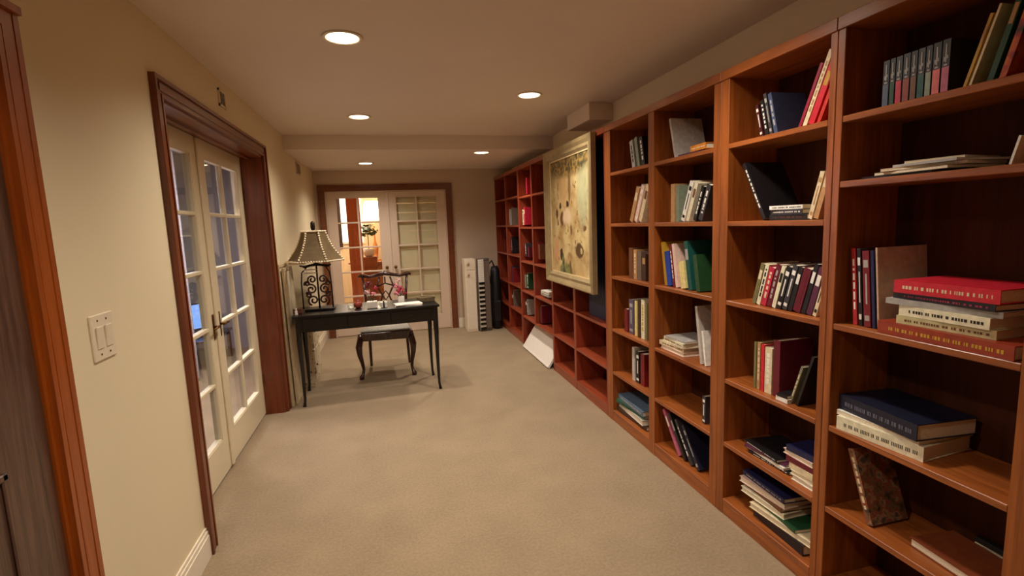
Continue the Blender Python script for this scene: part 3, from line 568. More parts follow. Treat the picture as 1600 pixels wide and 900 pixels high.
def upright(bay,sh,clus,k,n,xs,y0,z,th,h,dep,rot,col,acc,look):
    rnd = random.Random(hash((bay,sh,k,len(look)))&0xffff if False else (ord(bay[0])*97+sh*31+k*7+len(look)))
    lab = look + (', ' + (ORD[k] + ' from left ' if n > 1 else '') + CL[clus] if n > 1 or clus != 'row' else '') + ', ' + SHELFN[sh] + ', ' + BAYN[bay]
    t = thing('book', lab, 'book', (xs, y0, z + (th*math.sin(rot) if rot > 0 else 0)), 0, 'upright books on the '+SHELFN[sh]+' of the '+BAYN[bay])
    t.rotation_euler = (rot, 0, 0)
    c = .0025 if th > .01 else .0012
    bm = bmesh.new(); box(bm, 0, c, -th, 0, 0, h); box(bm, c, dep, -c, 0, 0, h); box(bm, c, dep, -th, -th+c, 0, h)
    if acc == 'setblack':
        obj('cover', bm, plain('cover_set_dark', (34,26,26), .45), t)
        bm = bmesh.new(); box(bm, -.0006, 0, -th+.001, -.001, .004, h*.52); obj('spine_panel', bm, cmat(col), t, label=look.split(' volume')[0]+' lower spine')
        bm = bmesh.new(); s = th/2
        for (a,b_,c0,c1) in ((-.2,.2,.60,.92),(-.6,-.3,.66,.72),(.3,.6,.62,.70),(-.5,.5,.54,.57)): box(bm, -.0010, 0, -s+a*s*.9, -s+b_*s*.9, h*c0, h*c1)
        obj('spine_ornament', bm, amat('silver'), t)
    else:
        obj('cover', bm, cmat(col), t)
        if acc:
            bm = bmesh.new(); spine_marks(bm, rnd, th, h, acc); obj('spine_title', bm, amat(acc), t)
    bm = bmesh.new(); box(bm, c, dep-.004, -th+c, -c, .003, h-.003); obj('page_block', bm, PAGES, t)
    return t
def flat(bay,sh,clus,k,n,xs,y0,z,L,th,dep,yaw,col,acc,look):
    rnd = random.Random(ord(bay[0])*13+sh*7+k*3+1)
    place = 'lying '+('alone' if n == 1 else ('at bottom' if k == 0 else 'on top' if k == n-1 else ORD[k]+' from bottom'))
    lab = f"{look} {place} of {clus}, {SHELFN[sh]}, {BAYN[bay]}" if n > 1 else f"{look} lying on the {SHELFN[sh]}, {BAYN[bay]}"
    t = thing('magazine' if 'magazine' in look else 'book', lab.replace('topmost ',''), 'magazine' if 'magazine' in look else 'book', (xs+dep/2, y0-L/2, z), math.radians(yaw), 'flat '+('magazines' if 'magazine' in look else 'books')+' on the '+SHELFN[sh]+' of the '+BAYN[bay])
    c = .0028 if th > .016 else .001
    x0,x1,ya,yb = -dep/2, dep/2, -L/2, L/2
    bm = bmesh.new(); box(bm, x0, x1, ya, yb, 0, c); box(bm, x0, x1, ya, yb, th-c, th)
    if acc == 'pages': box(bm, x1-c, x1, ya, yb, c, th-c)
    else: box(bm, x0, x0+c, ya, yb, c, th-c)
    obj('cover', bm, cmat(col), t)
    bm = bmesh.new(); i = .004 if th > .016 else .001
    if acc == 'pages': box(bm, x0+i, x1-c, ya+i, yb-i, c, th-c)
    else: box(bm, x0+c, x1-i, ya+i, yb-i, c, th-c)
    obj('page_block', bm, PAGES, t)
    if acc and acc != 'pages':
        bm = bmesh.new(); e = .0008; y = ya+L*.06
        if acc in ('lettering','gold','cream','brown','white','magenta','silver','dots','specks','black'):
            while y < yb-L*.1:
                d = rnd.uniform(.004,.013) if acc != 'dots' else .004
                box(bm, x0-e, x0, y, y+d*.6, th*.34, th*.60); y += d*.6+rnd.choice((.003,.003,.009))
        obj('spine_title', bm, amat(acc), t)
    return t
for r_ in UPRIGHT: upright(*r_)
for r_ in FLAT: flat(*r_)

# ================================================================== FRAMED PAINTING
FRAME = plain('cream_gilt_frame', (160,138,98), .4, var=.12, scale=14)
FRAMED = plain('frame_inner_gilt', (232,206,156), .35, metal=0, var=.1, scale=20)
CANV, nt, b = new_mat('painted_canvas')
tc = nt.nodes.new('ShaderNodeTexCoord'); sep = nt.nodes.new('ShaderNodeSeparateXYZ')
dn = nt.nodes.new('ShaderNodeTexNoise'); dn.inputs['Scale'].default_value = 9; dn.inputs['Detail'].default_value = 4
va = nt.nodes.new('ShaderNodeVectorMath'); va.operation = 'MULTIPLY_ADD'; va.inputs[1].default_value = (.07,.07,.07)
nt.links.new(tc.outputs['Object'], dn.inputs['Vector']); nt.links.new(dn.outputs['Color'], va.inputs[0]); nt.links.new(tc.outputs['Object'], va.inputs[2]); nt.links.new(va.outputs[0], sep.inputs[0])
def col_noise(scale, c0, c1, p0=.35, p1=.65, det=5):
    n = nt.nodes.new('ShaderNodeTexNoise'); n.inputs['Scale'].default_value = scale; n.inputs['Detail'].default_value = det
    r = nt.nodes.new('ShaderNodeValToRGB'); r.color_ramp.elements[0].position = p0; r.color_ramp.elements[1].position = p1
    r.color_ramp.elements[0].color = (*s2l(c0),1); r.color_ramp.elements[1].color = (*s2l(c1),1)
    nt.links.new(tc.outputs['Object'], n.inputs['Vector']); nt.links.new(n.outputs['Fac'], r.inputs[0]); return r.outputs[0]
cur = col_noise(7, (170,128,74), (222,198,140), .3, .62, 9)
def blob(cur, y, z, ry, rz, c, soft=.35, strength=1.0):
    """ellipse of paint at canvas position (metres), edge broken by the noise-warped coordinates"""
    outs = []
    for k,(v0,rr) in enumerate(((y,ry),(z,rz))):
        m = nt.nodes.new('ShaderNodeMath'); m.operation = 'SUBTRACT'; m.inputs[1].default_value = v0+.035
        nt.links.new(sep.outputs[1+k], m.inputs[0])
        q = nt.nodes.new('ShaderNodeMath'); q.operation = 'DIVIDE'; q.inputs[1].default_value = rr; nt.links.new(m.outputs[0], q.inputs[0])
        p = nt.nodes.new('ShaderNodeMath'); p.operation = 'MULTIPLY'; nt.links.new(q.outputs[0], p.inputs[0]); nt.links.new(q.outputs[0], p.inputs[1]); outs.append(p)
    s = nt.nodes.new('ShaderNodeMath'); s.operation = 'ADD'; nt.links.new(outs[0].outputs[0], s.inputs[0]); nt.links.new(outs[1].outputs[0], s.inputs[1])
    mr = nt.nodes.new('ShaderNodeMapRange'); mr.inputs['From Min'].default_value = 1-soft; mr.inputs['From Max'].default_value = 1+soft; mr.inputs['To Min'].default_value = strength; mr.inputs['To Max'].default_value = 0
    nt.links.new(s.outputs[0], mr.inputs['Value'])
    mx = nt.nodes.new('ShaderNodeMix'); mx.data_type = 'RGBA'; nt.links.new(mr.outputs[0], mx.inputs[0]); nt.links.new(cur, mx.inputs[6])
    if isinstance(c, tuple): mx.inputs[7].default_value = (*s2l(c),1)
    else: nt.links.new(c, mx.inputs[7])
    return mx.outputs[2]
foliage = col_noise(30, (52,46,20), (170,134,66), .42, .62)
grn = col_noise(22, (50,66,34), (140,140,80), .4, .6)
sn = nt.nodes.new('ShaderNodeTexNoise'); sn.inputs['Scale'].default_value = 17; sn.inputs['Detail'].default_value = 3; nt.links.new(tc.outputs['Object'], sn.inputs['Vector'])
sm = nt.nodes.new('ShaderNodeMapRange'); sm.inputs['From Min'].default_value = .60; sm.inputs['From Max'].default_value = .66; sm.inputs['To Max'].default_value = .75; nt.links.new(sn.outputs['Fac'], sm.inputs['Value'])
smx = nt.nodes.new('ShaderNodeMix'); smx.data_type = 'RGBA'; nt.links.new(sm.outputs[0], smx.inputs[0]); nt.links.new(cur, smx.inputs[6]); smx.inputs[7].default_value = (*s2l((110,72,40)),1); cur = smx.outputs[2]
# canvas local frame: y + = far/left side of the picture, z up, origin at the picture's centre
cur = blob(cur, .42, .45, .22, .16, (168,158,112), .5, .7)
cur = blob(cur, .47, .1, .10, .55, (170,150,98), .6, .6)
cur = blob(cur, .1, .30, .17, .30, (214,176,118), .6, .7)
cur = blob(cur, -.02, .28, .03, .17, (112,86,48), .3, .8)
cur = blob(cur, -.33, .22, .12, .32, (176,182,142), .5, .7)
cur = blob(cur, .31, .03, .035, .05, (92,54,26)); cur = blob(cur, .22, .09, .025, .03, (70,40,22)); cur = blob(cur, .03, .10, .035, .03, (60,34,18))
cur = blob(cur, .17, -.01, .05, .06, (116,70,34)); cur = blob(cur, .05, .0, .10, .07, (238,208,170), .5); cur = blob(cur, .28, -.05, .02, .03, (70,44,20))
cur = blob(cur, -.05, -.12, .02, .05, (128,96,52)); cur = blob(cur, -.36, -.10, .03, .025, (120,84,48)); cur = blob(cur, .34, -.30, .07, .12, (214,150,110), .5, .7)
cur = blob(cur, .21, -.34, .035, .055, (74,30,16), .2); cur = blob(cur, -.24, -.29, .10, .055, (96,66,30), .3); cur = blob(cur, -.28, -.29, .03, .025, (206,184,130), .3)
cur = blob(cur, .10, -.47, .16, .06, grn, .4, .9); cur = blob(cur, .17, -.40, .03, .06, grn, .4); cur = blob(cur, -.25, -.46, .10, .07, (206,168,112), .4, .7); cur = blob(cur, -.02, -.44, .025, .05, (120,90,44))
cur = blob(cur, 0, .52, .75, .17, foliage, .35, .9)
nt.links.new(cur, b.inputs['Base Color']); b.inputs['Roughness'].default_value = .55
bp = nt.nodes.new('ShaderNodeBump'); bp.inputs['Strength'].default_value = .2; bp.inputs['Distance'].default_value = .003; nt.links.new(dn.outputs['Fac'], bp.inputs['Height']); nt.links.new(bp.outputs['Normal'], b.inputs['Normal'])
PY0,PY1,PZ0,PZ1 = 3.555,4.705,.935,2.155
pc = ((PY0+PY1)/2, (PZ0+PZ1)/2)
t = thing('framed_painting', 'large framed painting in cream and tan hung on the bookcase fronts', 'painting', (1.545, pc[0], pc[1]))
hy,hz = (PY1-PY0)/2, (PZ1-PZ0)/2; FW = .10
def frame_bar(a, b_, horizontal, sgn):
    """mitred moulded bar; profile steps (inset from the outer edge, proud depth)"""
    bm = bmesh.new(); prof = [(0,0),(0,.040),(.012,.052),(.030,.046),(.055,.030),(.078,.034),(.090,.024),(FW,.016),(FW,0)]
    rings = []
    for e in (-1,1):
        ring = []
        for ins,d in prof:
            if horizontal: ring.append(bm.verts.new((-d, e*(hy-ins), sgn*(hz-ins))))
            else: ring.append(bm.verts.new((-d, sgn*(hy-ins), e*(hz-ins))))
        rings.append(ring)
    n = len(prof)
    for k in range(n): bm.faces.new((rings[0][k], rings[0][(k+1)%n], rings[1][(k+1)%n], rings[1][k]))
    bm.faces.new(rings[0]); bm.faces.new(rings[1][::-1]); return bm
for h_,s_ in ((True,1),(True,-1),(False,1),(False,-1)): obj('frame_bar', frame_bar(0,0,h_,s_), FRAME, t)
bm = bmesh.new(); q = FW-.002
for (y0,y1,z0,z1) in ((-hy+q,hy-q,hz-q-.012,hz-q),(-hy+q,hy-q,-hz+q,-hz+q+.012),(-hy+q,-hy+q+.012,-hz+q,hz-q),(hy-q-.012,hy-q,-hz+q,hz-q)): box(bm, -.016, -.006, y0,y1,z0,z1)
obj('inner_slip', bm, FRAMED, t)
obj('canvas', B(-.010, 0, -hy+.095, hy-.095, -hz+.095, hz-.095), CANV, t)
obj('hanging_wire', tube(bmesh.new(), [(.006,-.3,.4),(.006,0,hz-.02),(.006,.3,.4)], .0015, 6), IRON, t)
# dark portfolio standing in the bay behind the painting
t = thing('portfolio', 'tall dark navy folder standing in the bay beside the painting edge', 'folder', (1.64, 3.70, .712))
NAVY = plain('navy_cloth', (38,40,66), .6, var=.2)
obj('cover', B(-.012, .012, -.235, .235, 0, 1.36, bev=.003), NAVY, t); obj('edge_binding', B(-.014,.014,-.243,-.232,0,1.36,bev=.002), plain('maroon_cloth',(84,28,40),.6), t)

# duct box above the bookcases
bm = B(1.63, RX-.001, 3.87, 4.37, 2.305, CEIL-.001, bev=.003)
struct('trim_2', bm, paint_mat('duct_paint', (226,208,190)), 'pale boxed duct under the ceiling above the painting', 'duct box')
# leaning white board below the raised bookcase
t = thing('white_board', 'white board leaning under the raised bookcase beside the painting', 'board', (1.515, 5.27, .002))
t.rotation_euler = (0, math.radians(33), 0)
obj('panel', B(-.012, .012, -.49, .49, .0065, .37, bev=.002), plain('white_laminate', (236,226,216), .45, var=.03), t)
bm = bmesh.new(); box(bm, -.0145, -.0122, -.49, .49, .008, .03); obj('lit_edge_strip', bm, plain('lit_edge_white', (246,238,228), .3), t)  # lip in a lighter white, the lit lower edge put into its colour

# ================================================================== WALL SWITCH, VENTS
PLASTIC = plain('ivory_plastic', (232,214,186), .35, var=.02)
t = thing('light_switch', 'ivory double rocker light switch plate on the near left wall', 'light switch', (LX, 1.878, 1.194))
bm = B(0, .006, -.066, .066, -.075, .075, bev=.003); obj('plate', bm, PLASTIC, t)
for s in (-1,1):
    bm = bmesh.new(); box(bm, .006, .0105, s*.026-.018, s*.026+.018, -.036, .036, Matrix.Rotation(math.radians(2.5),4,'Y'), bev=.0015); obj('rocker', bm, PLASTIC, t)
    bm = bmesh.new()
    for z in (-.055,.055): lathe(bm, [(.0028,0),(.0028,.001)], (0,0,0), 8) if False else box(bm, .006,.0068, s*.026-.003, s*.026+.003, z-.003, z+.003)
    obj('screw', bm, BRASS, t)
VENTD = plain('vent_shadow', (66,50,36), .8)
for (y,z,lab,w_,h_) in ((3.50,2.325,'small beige wall vent above the left french doors',.13,.10),(6.15,2.20,'small dark slotted vent high on the far left wall',.26,.13)):
    t = thing('wall_vent', lab, 'vent', (LX, y, z))
    bm = bmesh.new()
    for a in ((-w_/2,w_/2,-h_/2,-h_/2+.012),(-w_/2,w_/2,h_/2-.012,h_/2),(-w_/2,-w_/2+.012,-h_/2,h_/2),(w_/2-.012,w_/2,-h_/2,h_/2)): box(bm, 0, .009, *a)
    obj('frame', bm, PLASTIC, t); obj('recess', B(.0005, .002, -w_/2+.012, w_/2-.012, -h_/2+.012, h_/2-.012), VENTD, t)
    n = 4 if w_ < .2 else 7
    for k in range(n):
        y_ = -w_/2+.012+(w_-.024)*(k+.5)/n; bm = bmesh.new(); box(bm, -.001,.001,-.004,.004,-h_/2+.012,h_/2-.012, Matrix.Translation((.006,y_,0))@Matrix.Rotation(.6,4,'Z')); obj('slat', bm, PLASTIC, t)

# ================================================================== DESK
DR = math.radians(3.4)
dk = thing('writing_desk', 'black lacquered writing desk with slender legs across the left side', 'desk', (-.218, 4.745, 0), DR)
HW,HD,TZ = .605,.245,.80
bm = B(-HW-.015, HW+.015, -HD-.015, HD+.015, TZ-.022, TZ, bev=.005); obj('desktop', bm, BLACK, dk)
for sx in (-1,1):
    for sy in (-1,1):
        bm = bmesh.new(); x, y = sx*(HW-.024), sy*(HD-.024)
        box(bm, x-.022, x+.022, y-.022, y+.022, .62, TZ-.022, bev=.002)
        tube(bm, [(x,y,.62),(x+sx*.003,y,.54),(x,y,.30),(x+sx*.002,y,.06),(x+sx*.006,y+sy*.004,.03),(x+sx*.010,y+sy*.006,0)], [.024,.022,.016,.012,.012,.016], 10)
        obj('leg', bm, BLACK, dk)
for y in (-HD+.012, HD-.012):
    bm = bmesh.new(); box(bm, -HW+.04, HW-.04, y-.010, y+.010, .652, TZ-.022)
    obj('apron', bm, BLACK, dk)
for x in (-HW+.012, HW-.012): obj('apron', B(x-.010, x+.010, -HD+.04, HD-.04, .652, TZ-.022), BLACK, dk)
for a,b_ in ((-.545,-.185),(-.18,.18),(.185,.545)):
    dr = obj('drawer', B(a, b_, -HD-.004, -HD+.003, .664, .768, bev=.0025), BLACK, dk)
    bm = bmesh.new(); bmesh.ops.create_uvsphere(bm, u_segments=10, v_segments=6, radius=.009, matrix=Matrix.Translation(((a+b_)/2, -HD-.014, .715))); obj('knob', bm, IRON, dr, True)

def on_desk(x, y):   # world -> stays on the desk top
    return (x, y, TZ+.0005)
# ------------------------------------------------------------------ side chair behind the desk
SEATF = plain('seat_fabric', (176,166,152), .8, var=.12, scale=60)
def chair(label, loc, rz):
    t = thing('side_chair', label, 'chair', loc, rz)
    # local: front is -y; seat width .50, depth .44
    bm = bmesh.new()
    vs = [(-.27,-.02),(.27,-.02),(.22,.42),(-.22,.42)]
    def slab(z0,z1,ins=0):
        lo = [bm.verts.new((x*(1-ins), y+(ins*.2 if y<.2 else -ins*.2), z0)) for x,y in vs]; hi = [bm.verts.new((x*(1-ins), y+(ins*.2 if y<.2 else -ins*.2), z1)) for x,y in vs]
        bm.faces.new(lo[::-1]); bm.faces.new(hi)
        for k in range(4): bm.faces.new((lo[k],lo[(k+1)%4],hi[(k+1)%4],hi[k]))
    slab(.385,.465); bmesh.ops.bevel(bm, geom=bm.edges[:], offset=.004, segments=1, affect='EDGES'); obj('seat_rail', bm, DKWOOD, t)
    bm = bmesh.new(); slab(.466,.492,.06); bmesh.ops.bevel(bm, geom=bm.edges[:], offset=.012, segments=2, affect='EDGES'); obj('seat_cushion', bm, SEATF, t, True)
    for s in (-1,1):   # cabriole front legs with pad feet
        x = s*.245; bm = bmesh.new()
        tube(bm, [(x,.005,.46),(x+s*.006,-.006,.40),(x+s*.022,-.024,.33),(x+s*.018,-.020,.25),(x+s*.002,-.004,.16),(x-s*.006,.004,.09),(x+s*.004,-.008,.045),(x+s*.016,-.022,.022),(x+s*.016,-.022,0)], [.026,.032,.034,.027,.019,.015,.016,.026,.024], 10)
        obj('leg', bm, DKWOOD, t, True)
    for s in (-1,1):
        x = s*.20; bm = bmesh.new()
        tube(bm, [(x,.40,.47),(x,.41,.30),(x+s*.004,.44,.12),(x+s*.008,.475,0)], [.018,.017,.016,.015], 8, 1); obj('leg', bm, DKWOOD, t)
    for s in (-1,1):
        bm = bmesh.new(); tube(bm, [(s*.20,.40,.46),(s*.205,.405,.60),(s*.215,.44,.80),(s*.235,.475,.985)], [.019,.017,.015,.014], 8); obj('back_post', bm, DKWOOD, t, True)
    bm = bmesh.new(); tube(bm, [(-.28,.485,.992),(-.25,.48,1.005),(-.16,.475,.985),(-.06,.472,1.005),(0,.47,1.018),(.06,.472,1.005),(.16,.475,.985),(.25,.48,1.005),(.28,.485,.992)], [.012,.021,.017,.020,.024,.020,.017,.021,.012], 8)
    tube(bm, [(-.02,.466,1.02),(0,.464,1.035),(.02,.466,1.02)], [.008,.014,.008], 8); obj('crest_rail', bm, DKWOOD, t, True)
    bm = bmesh.new()   # pierced splat: interlaced ribbons
    tube(bm, [(-.05,.402,.475),(-.035,.41,.56),(-.07,.43,.68),(-.035,.445,.78),(-.085,.462,.88),(-.055,.47,.98)], .011, 6)
    tube(bm, [(.05,.402,.475),(.035,.41,.56),(.07,.43,.68),(.035,.445,.78),(.085,.462,.88),(.055,.47,.98)], .011, 6)
    tube(bm, [(-.035,.445,.78),(0,.452,.83),(.035,.445,.78),(0,.44,.73),(-.035,.445,.78)], .009, 6)
    tube(bm, [(-.085,.462,.88),(0,.465,.91),(.085,.462,.88)], .009, 6); tube(bm, [(0,.465,.91),(0,.47,.98)], .009, 6); tube(bm, [(-.06,.43,.66),(0,.425,.62),(.06,.43,.66)], .009, 6)
    obj('back_splat', bm, DKWOOD, t, True)
    obj('shoe_rail', B(-.2,.2,.385,.415,.462,.49,bev=.004), DKWOOD, t)
    return t
chair('mahogany side chair with pierced back and cabriole legs behind the desk', (-.085, 5.13, 0), math.radians(-3))
# ------------------------------------------------------------------ lamp with scrolled openwork base
SHADE, nt, b = new_mat('parchment_shade')
b.inputs['Base Color'].default_value = (*s2l((186,162,118)),1); b.inputs['Roughness'].default_value = .8
tc = nt.nodes.new('ShaderNodeTexCoord'); nn = nt.nodes.new('ShaderNodeTexNoise'); nn.inputs['Scale'].default_value = 14
rr_ = nt.nodes.new('ShaderNodeValToRGB'); rr_.color_ramp.elements[0].color = (*s2l((74,56,30)),1); rr_.color_ramp.elements[1].color = (*s2l((116,92,54)),1)
nt.links.new(tc.outputs['Object'], nn.inputs['Vector']); nt.links.new(nn.outputs['Fac'], rr_.inputs[0]); nt.links.new(rr_.outputs[0], b.inputs['Base Color'])
t = thing('table_lamp', 'table lamp with panelled parchment shade and dark scrolled base on the desk', 'lamp', (-.632, 4.72, TZ+.0005))
N = 6; zs = .442; ze = .70
BEAD = plain('shade_beading', (232,214,180), .5, var=.15, scale=120)
def shp(k, f): 
    a = 2*PI*k/N; r_ = .236*(1-f)+.10*f - .022*math.sin(PI*f); return Vector((r_*math.cos(a), r_*math.sin(a), zs+(ze-zs)*f))
for k in range(N):
    bm = bmesh.new(); m_ = 6; g = []
    for i in range(m_+1):
        f = i/m_; a, c_ = shp(k,f), shp(k+1,f); n_ = Vector((-(a.x+c_.x),-(a.y+c_.y),0)).normalized()*.003
        g.append([bm.verts.new(p) for p in (a, c_, c_+n_, a+n_)])
    for p,q_ in zip(g, g[1:]):
        for j in range(4): bm.faces.new((p[j],p[(j+1)%4],q_[(j+1)%4],q_[j]))
    bm.faces.new(g[0][::-1]); bm.faces.new(g[-1]); obj('shade_panel', bm, SHADE, t)
bm = bmesh.new()
for k in range(N):
    for i in range(14):
        bmesh.ops.create_icosphere(bm, subdivisions=1, radius=.0105, matrix=Matrix.Translation(shp(k, i/13)))
    for i in range(11):
        f = i/11
        for fr in (0,1): bmesh.ops.create_icosphere(bm, subdivisions=1, radius=.0095 if fr == 0 else .008, matrix=Matrix.Translation(shp(k,fr).lerp(shp(k+1,fr), f)))
o = obj('bead_trim', bm, BEAD, t, True); o['kind'] = 'stuff'
bm = bmesh.new(); tube(bm, [(0,0,.42),(0,0,.72)], .004, 6)
for k in range(3):
    a = 2*PI*(k*2)/N; tube(bm, [(0,0,.69),(.098*math.cos(a),.098*math.sin(a),.698)], .0025, 6)
obj('shade_spider', bm, IRON, t)
bm = lathe(bmesh.new(), [(.004,.71),(.016,.716),(.020,.735),(.018,.775),(.010,.785),(.004,.79)], n=12); obj('finial', bm, IRON, t, True)
bm = B(-.12,.13,-.06,.06,0,.018,bev=.004); obj('foot', bm, IRON, t)
bm = bmesh.new(); tube(bm, [(0,0,.018),(0,0,.43)], .008, 8)
for s in (-1,1): tube(bm, [(s*.125-.01,0,.018),(s*.125-.01,0,.25),(s*.115-.01,0,.34),(s*.07,0,.40),(0,0,.42)], .006, 8)
tube(bm, [(-.14,0,.405),(-.10,0,.392),(0,0,.41),(.10,0,.392),(.125,0,.405)], [.006,.011,.012,.011,.006], 8)
obj('stem', bm, IRON, t, True)
def spiral(cx,cz,r0,turns,s,ph=0,n=22):
    return [(cx+s*r0*(1-.8*i/n)*math.cos(ph+turns*2*PI*i/n), 0, cz+r0*(1-.8*i/n)*math.sin(ph+turns*2*PI*i/n)) for i in range(n+1)]
for s in (-1,1):
    for (cx,cz,r0,ph) in ((s*.045,.09,.048,-1.2),(s*.058,.19,.045,1.2),(s*.045,.275,.040,-1.0),(s*.085,.14,.026,.6),(s*.09,.24,.024,-.6)):
        obj('scroll', tube(bmesh.new(), spiral(cx,cz,r0,1.4,s,ph), .0085, 6), DKWOOD, t, True)
for z in (.335,.365,.395):
    obj('cross_bar', tube(bmesh.new(), [(-.12,-.004,z),(0,-.004,z)], .005, 6), plain('ivory_bar',(226,216,200),.4), t)
# ------------------------------------------------------------------ things on the desk
def leafy(bm, c, r_, n, seed, flat_=.6):
    rnd = random.Random(seed)
    for k in range(n):
        a = rnd.uniform(0,2*PI); e = rnd.uniform(-.3,1.2); d = Vector((math.cos(a)*math.cos(e), math.sin(a)*math.cos(e), math.sin(e)))
        p = Vector(c)+d*r_*rnd.uniform(.45,1); u = d.cross(Vector((0,0,1))).normalized(); v = d.cross(u)
        s = r_*rnd.uniform(.25,.42); q_ = [p-u*s, p+v*s*flat_+d*s*.3, p+u*s, p-v*s*flat_+d*s*.3]; vv = [bm.verts.new(x) for x in q_]+[bm.verts.new(p+d*s*.25)]
        for i in range(4): bm.faces.new((vv[i],vv[(i+1)%4],vv[4]))
        bm.faces.new(vv[:4][::-1])
POT = plain('white_ceramic', (240,232,222), .25, var=.02)
GREENL = plain('dark_green_leaf', (52,66,38), .5, var=.3)
def bouquet(label, loc, blooms, pot_w):
    t = thing('flower_pot', label, 'flowers', loc)
    h = .062
    bm = bmesh.new(); box(bm, -pot_w, pot_w, -.035, .035, 0, h, bev=.004); obj('pot', bm, POT, t)
    for k,(x,y,z,r_,c) in enumerate(blooms):
        bm = bmesh.new(); tube(bm, [(x*.3,y*.3,h-.01),(x*.7,y*.7,(h+z)/2),(x,y,z)], .003, 5); st = obj('stem', bm, GREENL, t)
        bm = bmesh.new(); leafy(bm, (x,y,z), r_, 34, k+3); obj('bloom', bm, plain('petals_'+c, {'pink':(226,128,148),'crimson':(176,36,66),'darkred':(104,20,36),'pale':(226,178,176)}[c], .6, var=.2, scale=50), st)
    bm = bmesh.new(); leafy(bm, (0,0,h+.02), .045, 18, 9, .35); obj('foliage', bm, GREENL, t)
    return t
bouquet('white pot of dark red and pink flowers in the middle of desk', on_desk(-.175,4.60), [(-.02,.02,.20,.040,'darkred'),(.03,.0,.17,.030,'crimson'),(-.035,-.01,.14,.032,'pale'),(.02,-.02,.125,.028,'pink')], .045)
bouquet('white pot of bright pink flowers toward the right end of desk', on_desk(.085,4.80), [(0,0,.115,.045,'crimson'),(-.045,.01,.15,.036,'pink'),(-.04,-.02,.09,.034,'pink'),(.03,.02,.08,.03,'crimson'),(-.02,.02,.20,.028,'pale')], .03)
t = thing('card_stack', 'small white card box standing right of the red flower pot', 'cards', on_desk(-.075,4.59), .1)
obj('box', B(-.028,.028,-.02,.02,0,.05,bev=.002), POT, t); obj('divider_card', B(-.006,.006,-.022,.024,.0,.062), BLACK, t)
t = thing('paper_stack', 'white sheets of paper lying on the right half of desk', 'paper', on_desk(.14,4.63), .12)
for k in range(4): 
    bm = bmesh.new(); box(bm, -.12,.12,-.075,.075,k*.004,k*.004+.0035, Matrix.Rotation((k-1.5)*.05,4,'Z')); obj('sheet', bm, plain('white_paper',(236,226,214),.7,var=.02), t)
t = thing('basket', 'low olive woven basket at the right end of the desk', 'basket', on_desk(.315,4.78))
WICK = plain('olive_wicker', (128,110,78), .7, var=.3, scale=90)
bm = bmesh.new()
for k in range(5): 
    pts = [(.075*math.cos(a)*(1+.03*k), .055*math.sin(a)*(1+.03*k), .006+k*.009) for a in [2*PI*i/20 for i in range(21)]]; tube(bm, pts, .0055, 6)
obj('rim_coils', bm, WICK, t, True); obj('bottom', B(-.06,.06,-.042,.042,0,.006), WICK, t)
t = thing('candle_glass', 'small glass candle holder standing near the left-centre front of desk', 'candle holder', on_desk(-.352,4.545))
bm = lathe(bmesh.new(), [(.024,0),(.026,.004),(.028,.06),(.0265,.06),(.0245,.006),(.001,.006)], n=16, cap=False); obj('glass_cup', bm, glass_mat('cup_glass',(.92,.92,.9)), t, True)
obj('candle', lathe(bmesh.new(), [(.018,.008),(.018,.03),(.002,.031)], n=14), plain('wax',(242,234,216),.5), t, True)
t = thing('jar', 'reddish ceramic jar beside the glass candle holder', 'jar', on_desk(-.30,4.66))
obj('body', lathe(bmesh.new(), [(.02,0),(.034,.012),(.038,.035),(.028,.055),(.018,.06)], n=16), plain('red_glaze',(150,62,48),.3), t, True); obj('lid', lathe(bmesh.new(), [(.02,.06),(.018,.066),(.006,.07),(.007,.078),(.001,.08)], n=14), plain('red_glaze',(150,62,48)), t, True)
t = thing('trinket_box', 'small reddish brown box with a pale corner at left desk end', 'box', on_desk(-.80,4.60), .1)
obj('body', B(-.035,.035,-.025,.025,0,.03,bev=.003), plain('red_brown_leather',(112,62,50),.45), t); obj('lid', B(-.037,.037,-.027,.027,.0302,.04,bev=.003), plain('red_brown_leather',(112,62,50)), t)
t = thing('figurine', 'tiny white china figurine beside the box at left desk end', 'figurine', on_desk(-.80,4.53))
obj('body', lathe(bmesh.new(), [(.014,0),(.015,.006),(.010,.012),(.012,.03),(.006,.04)], n=12), POT, t, True); bm = bmesh.new(); bmesh.ops.create_uvsphere(bm, u_segments=10, v_segments=6, radius=.009, matrix=Matrix.Translation((0,0,.047))); obj('head', bm, POT, t, True)

# ================================================================== LEFT WALL: leaning boards and tall cream cabinet
BOARD = plain('cream_board', (218,200,166), .55, var=.04)
for k,(y0,y1,h_,x,lab) in enumerate(((4.50,4.92,1.235,.036,'cream board leaning nearest the wall beside the desk'),(4.56,4.94,1.20,.062,'narrower cream board leaning in front, left of the desk'))):
    t = thing('leaning_board', lab, 'board', (LX+x, (y0+y1)/2, 0), 0, 'cream boards leaning on the left wall')
    t.rotation_euler = (0, -.012, 0); hh = (y1-y0)/2
    obj('panel', B(-.006,.004,-hh+.02,hh-.02,.006,h_-.02), BOARD, t)
    for a in ((-hh,-hh+.022,.002,h_),(hh-.022,hh,.002,h_),(-hh+.022,hh-.022,.002,.03),(-hh+.022,hh-.022,h_-.028,h_)): obj('frame_bar', B(-.010,.010,*a,bev=.002), plain('board_edge',(196,172,134),.5), t)
SPK, nt, b = new_mat('speckled_cream')
tc = nt.nodes.new('ShaderNodeTexCoord'); vo = nt.nodes.new('ShaderNodeTexNoise'); vo.inputs['Scale'].default_value = 30; vo.inputs['Detail'].default_value = 1
r2 = nt.nodes.new('ShaderNodeValToRGB'); r2.color_ramp.elements[0].position = .34; r2.color_ramp.elements[1].position = .40
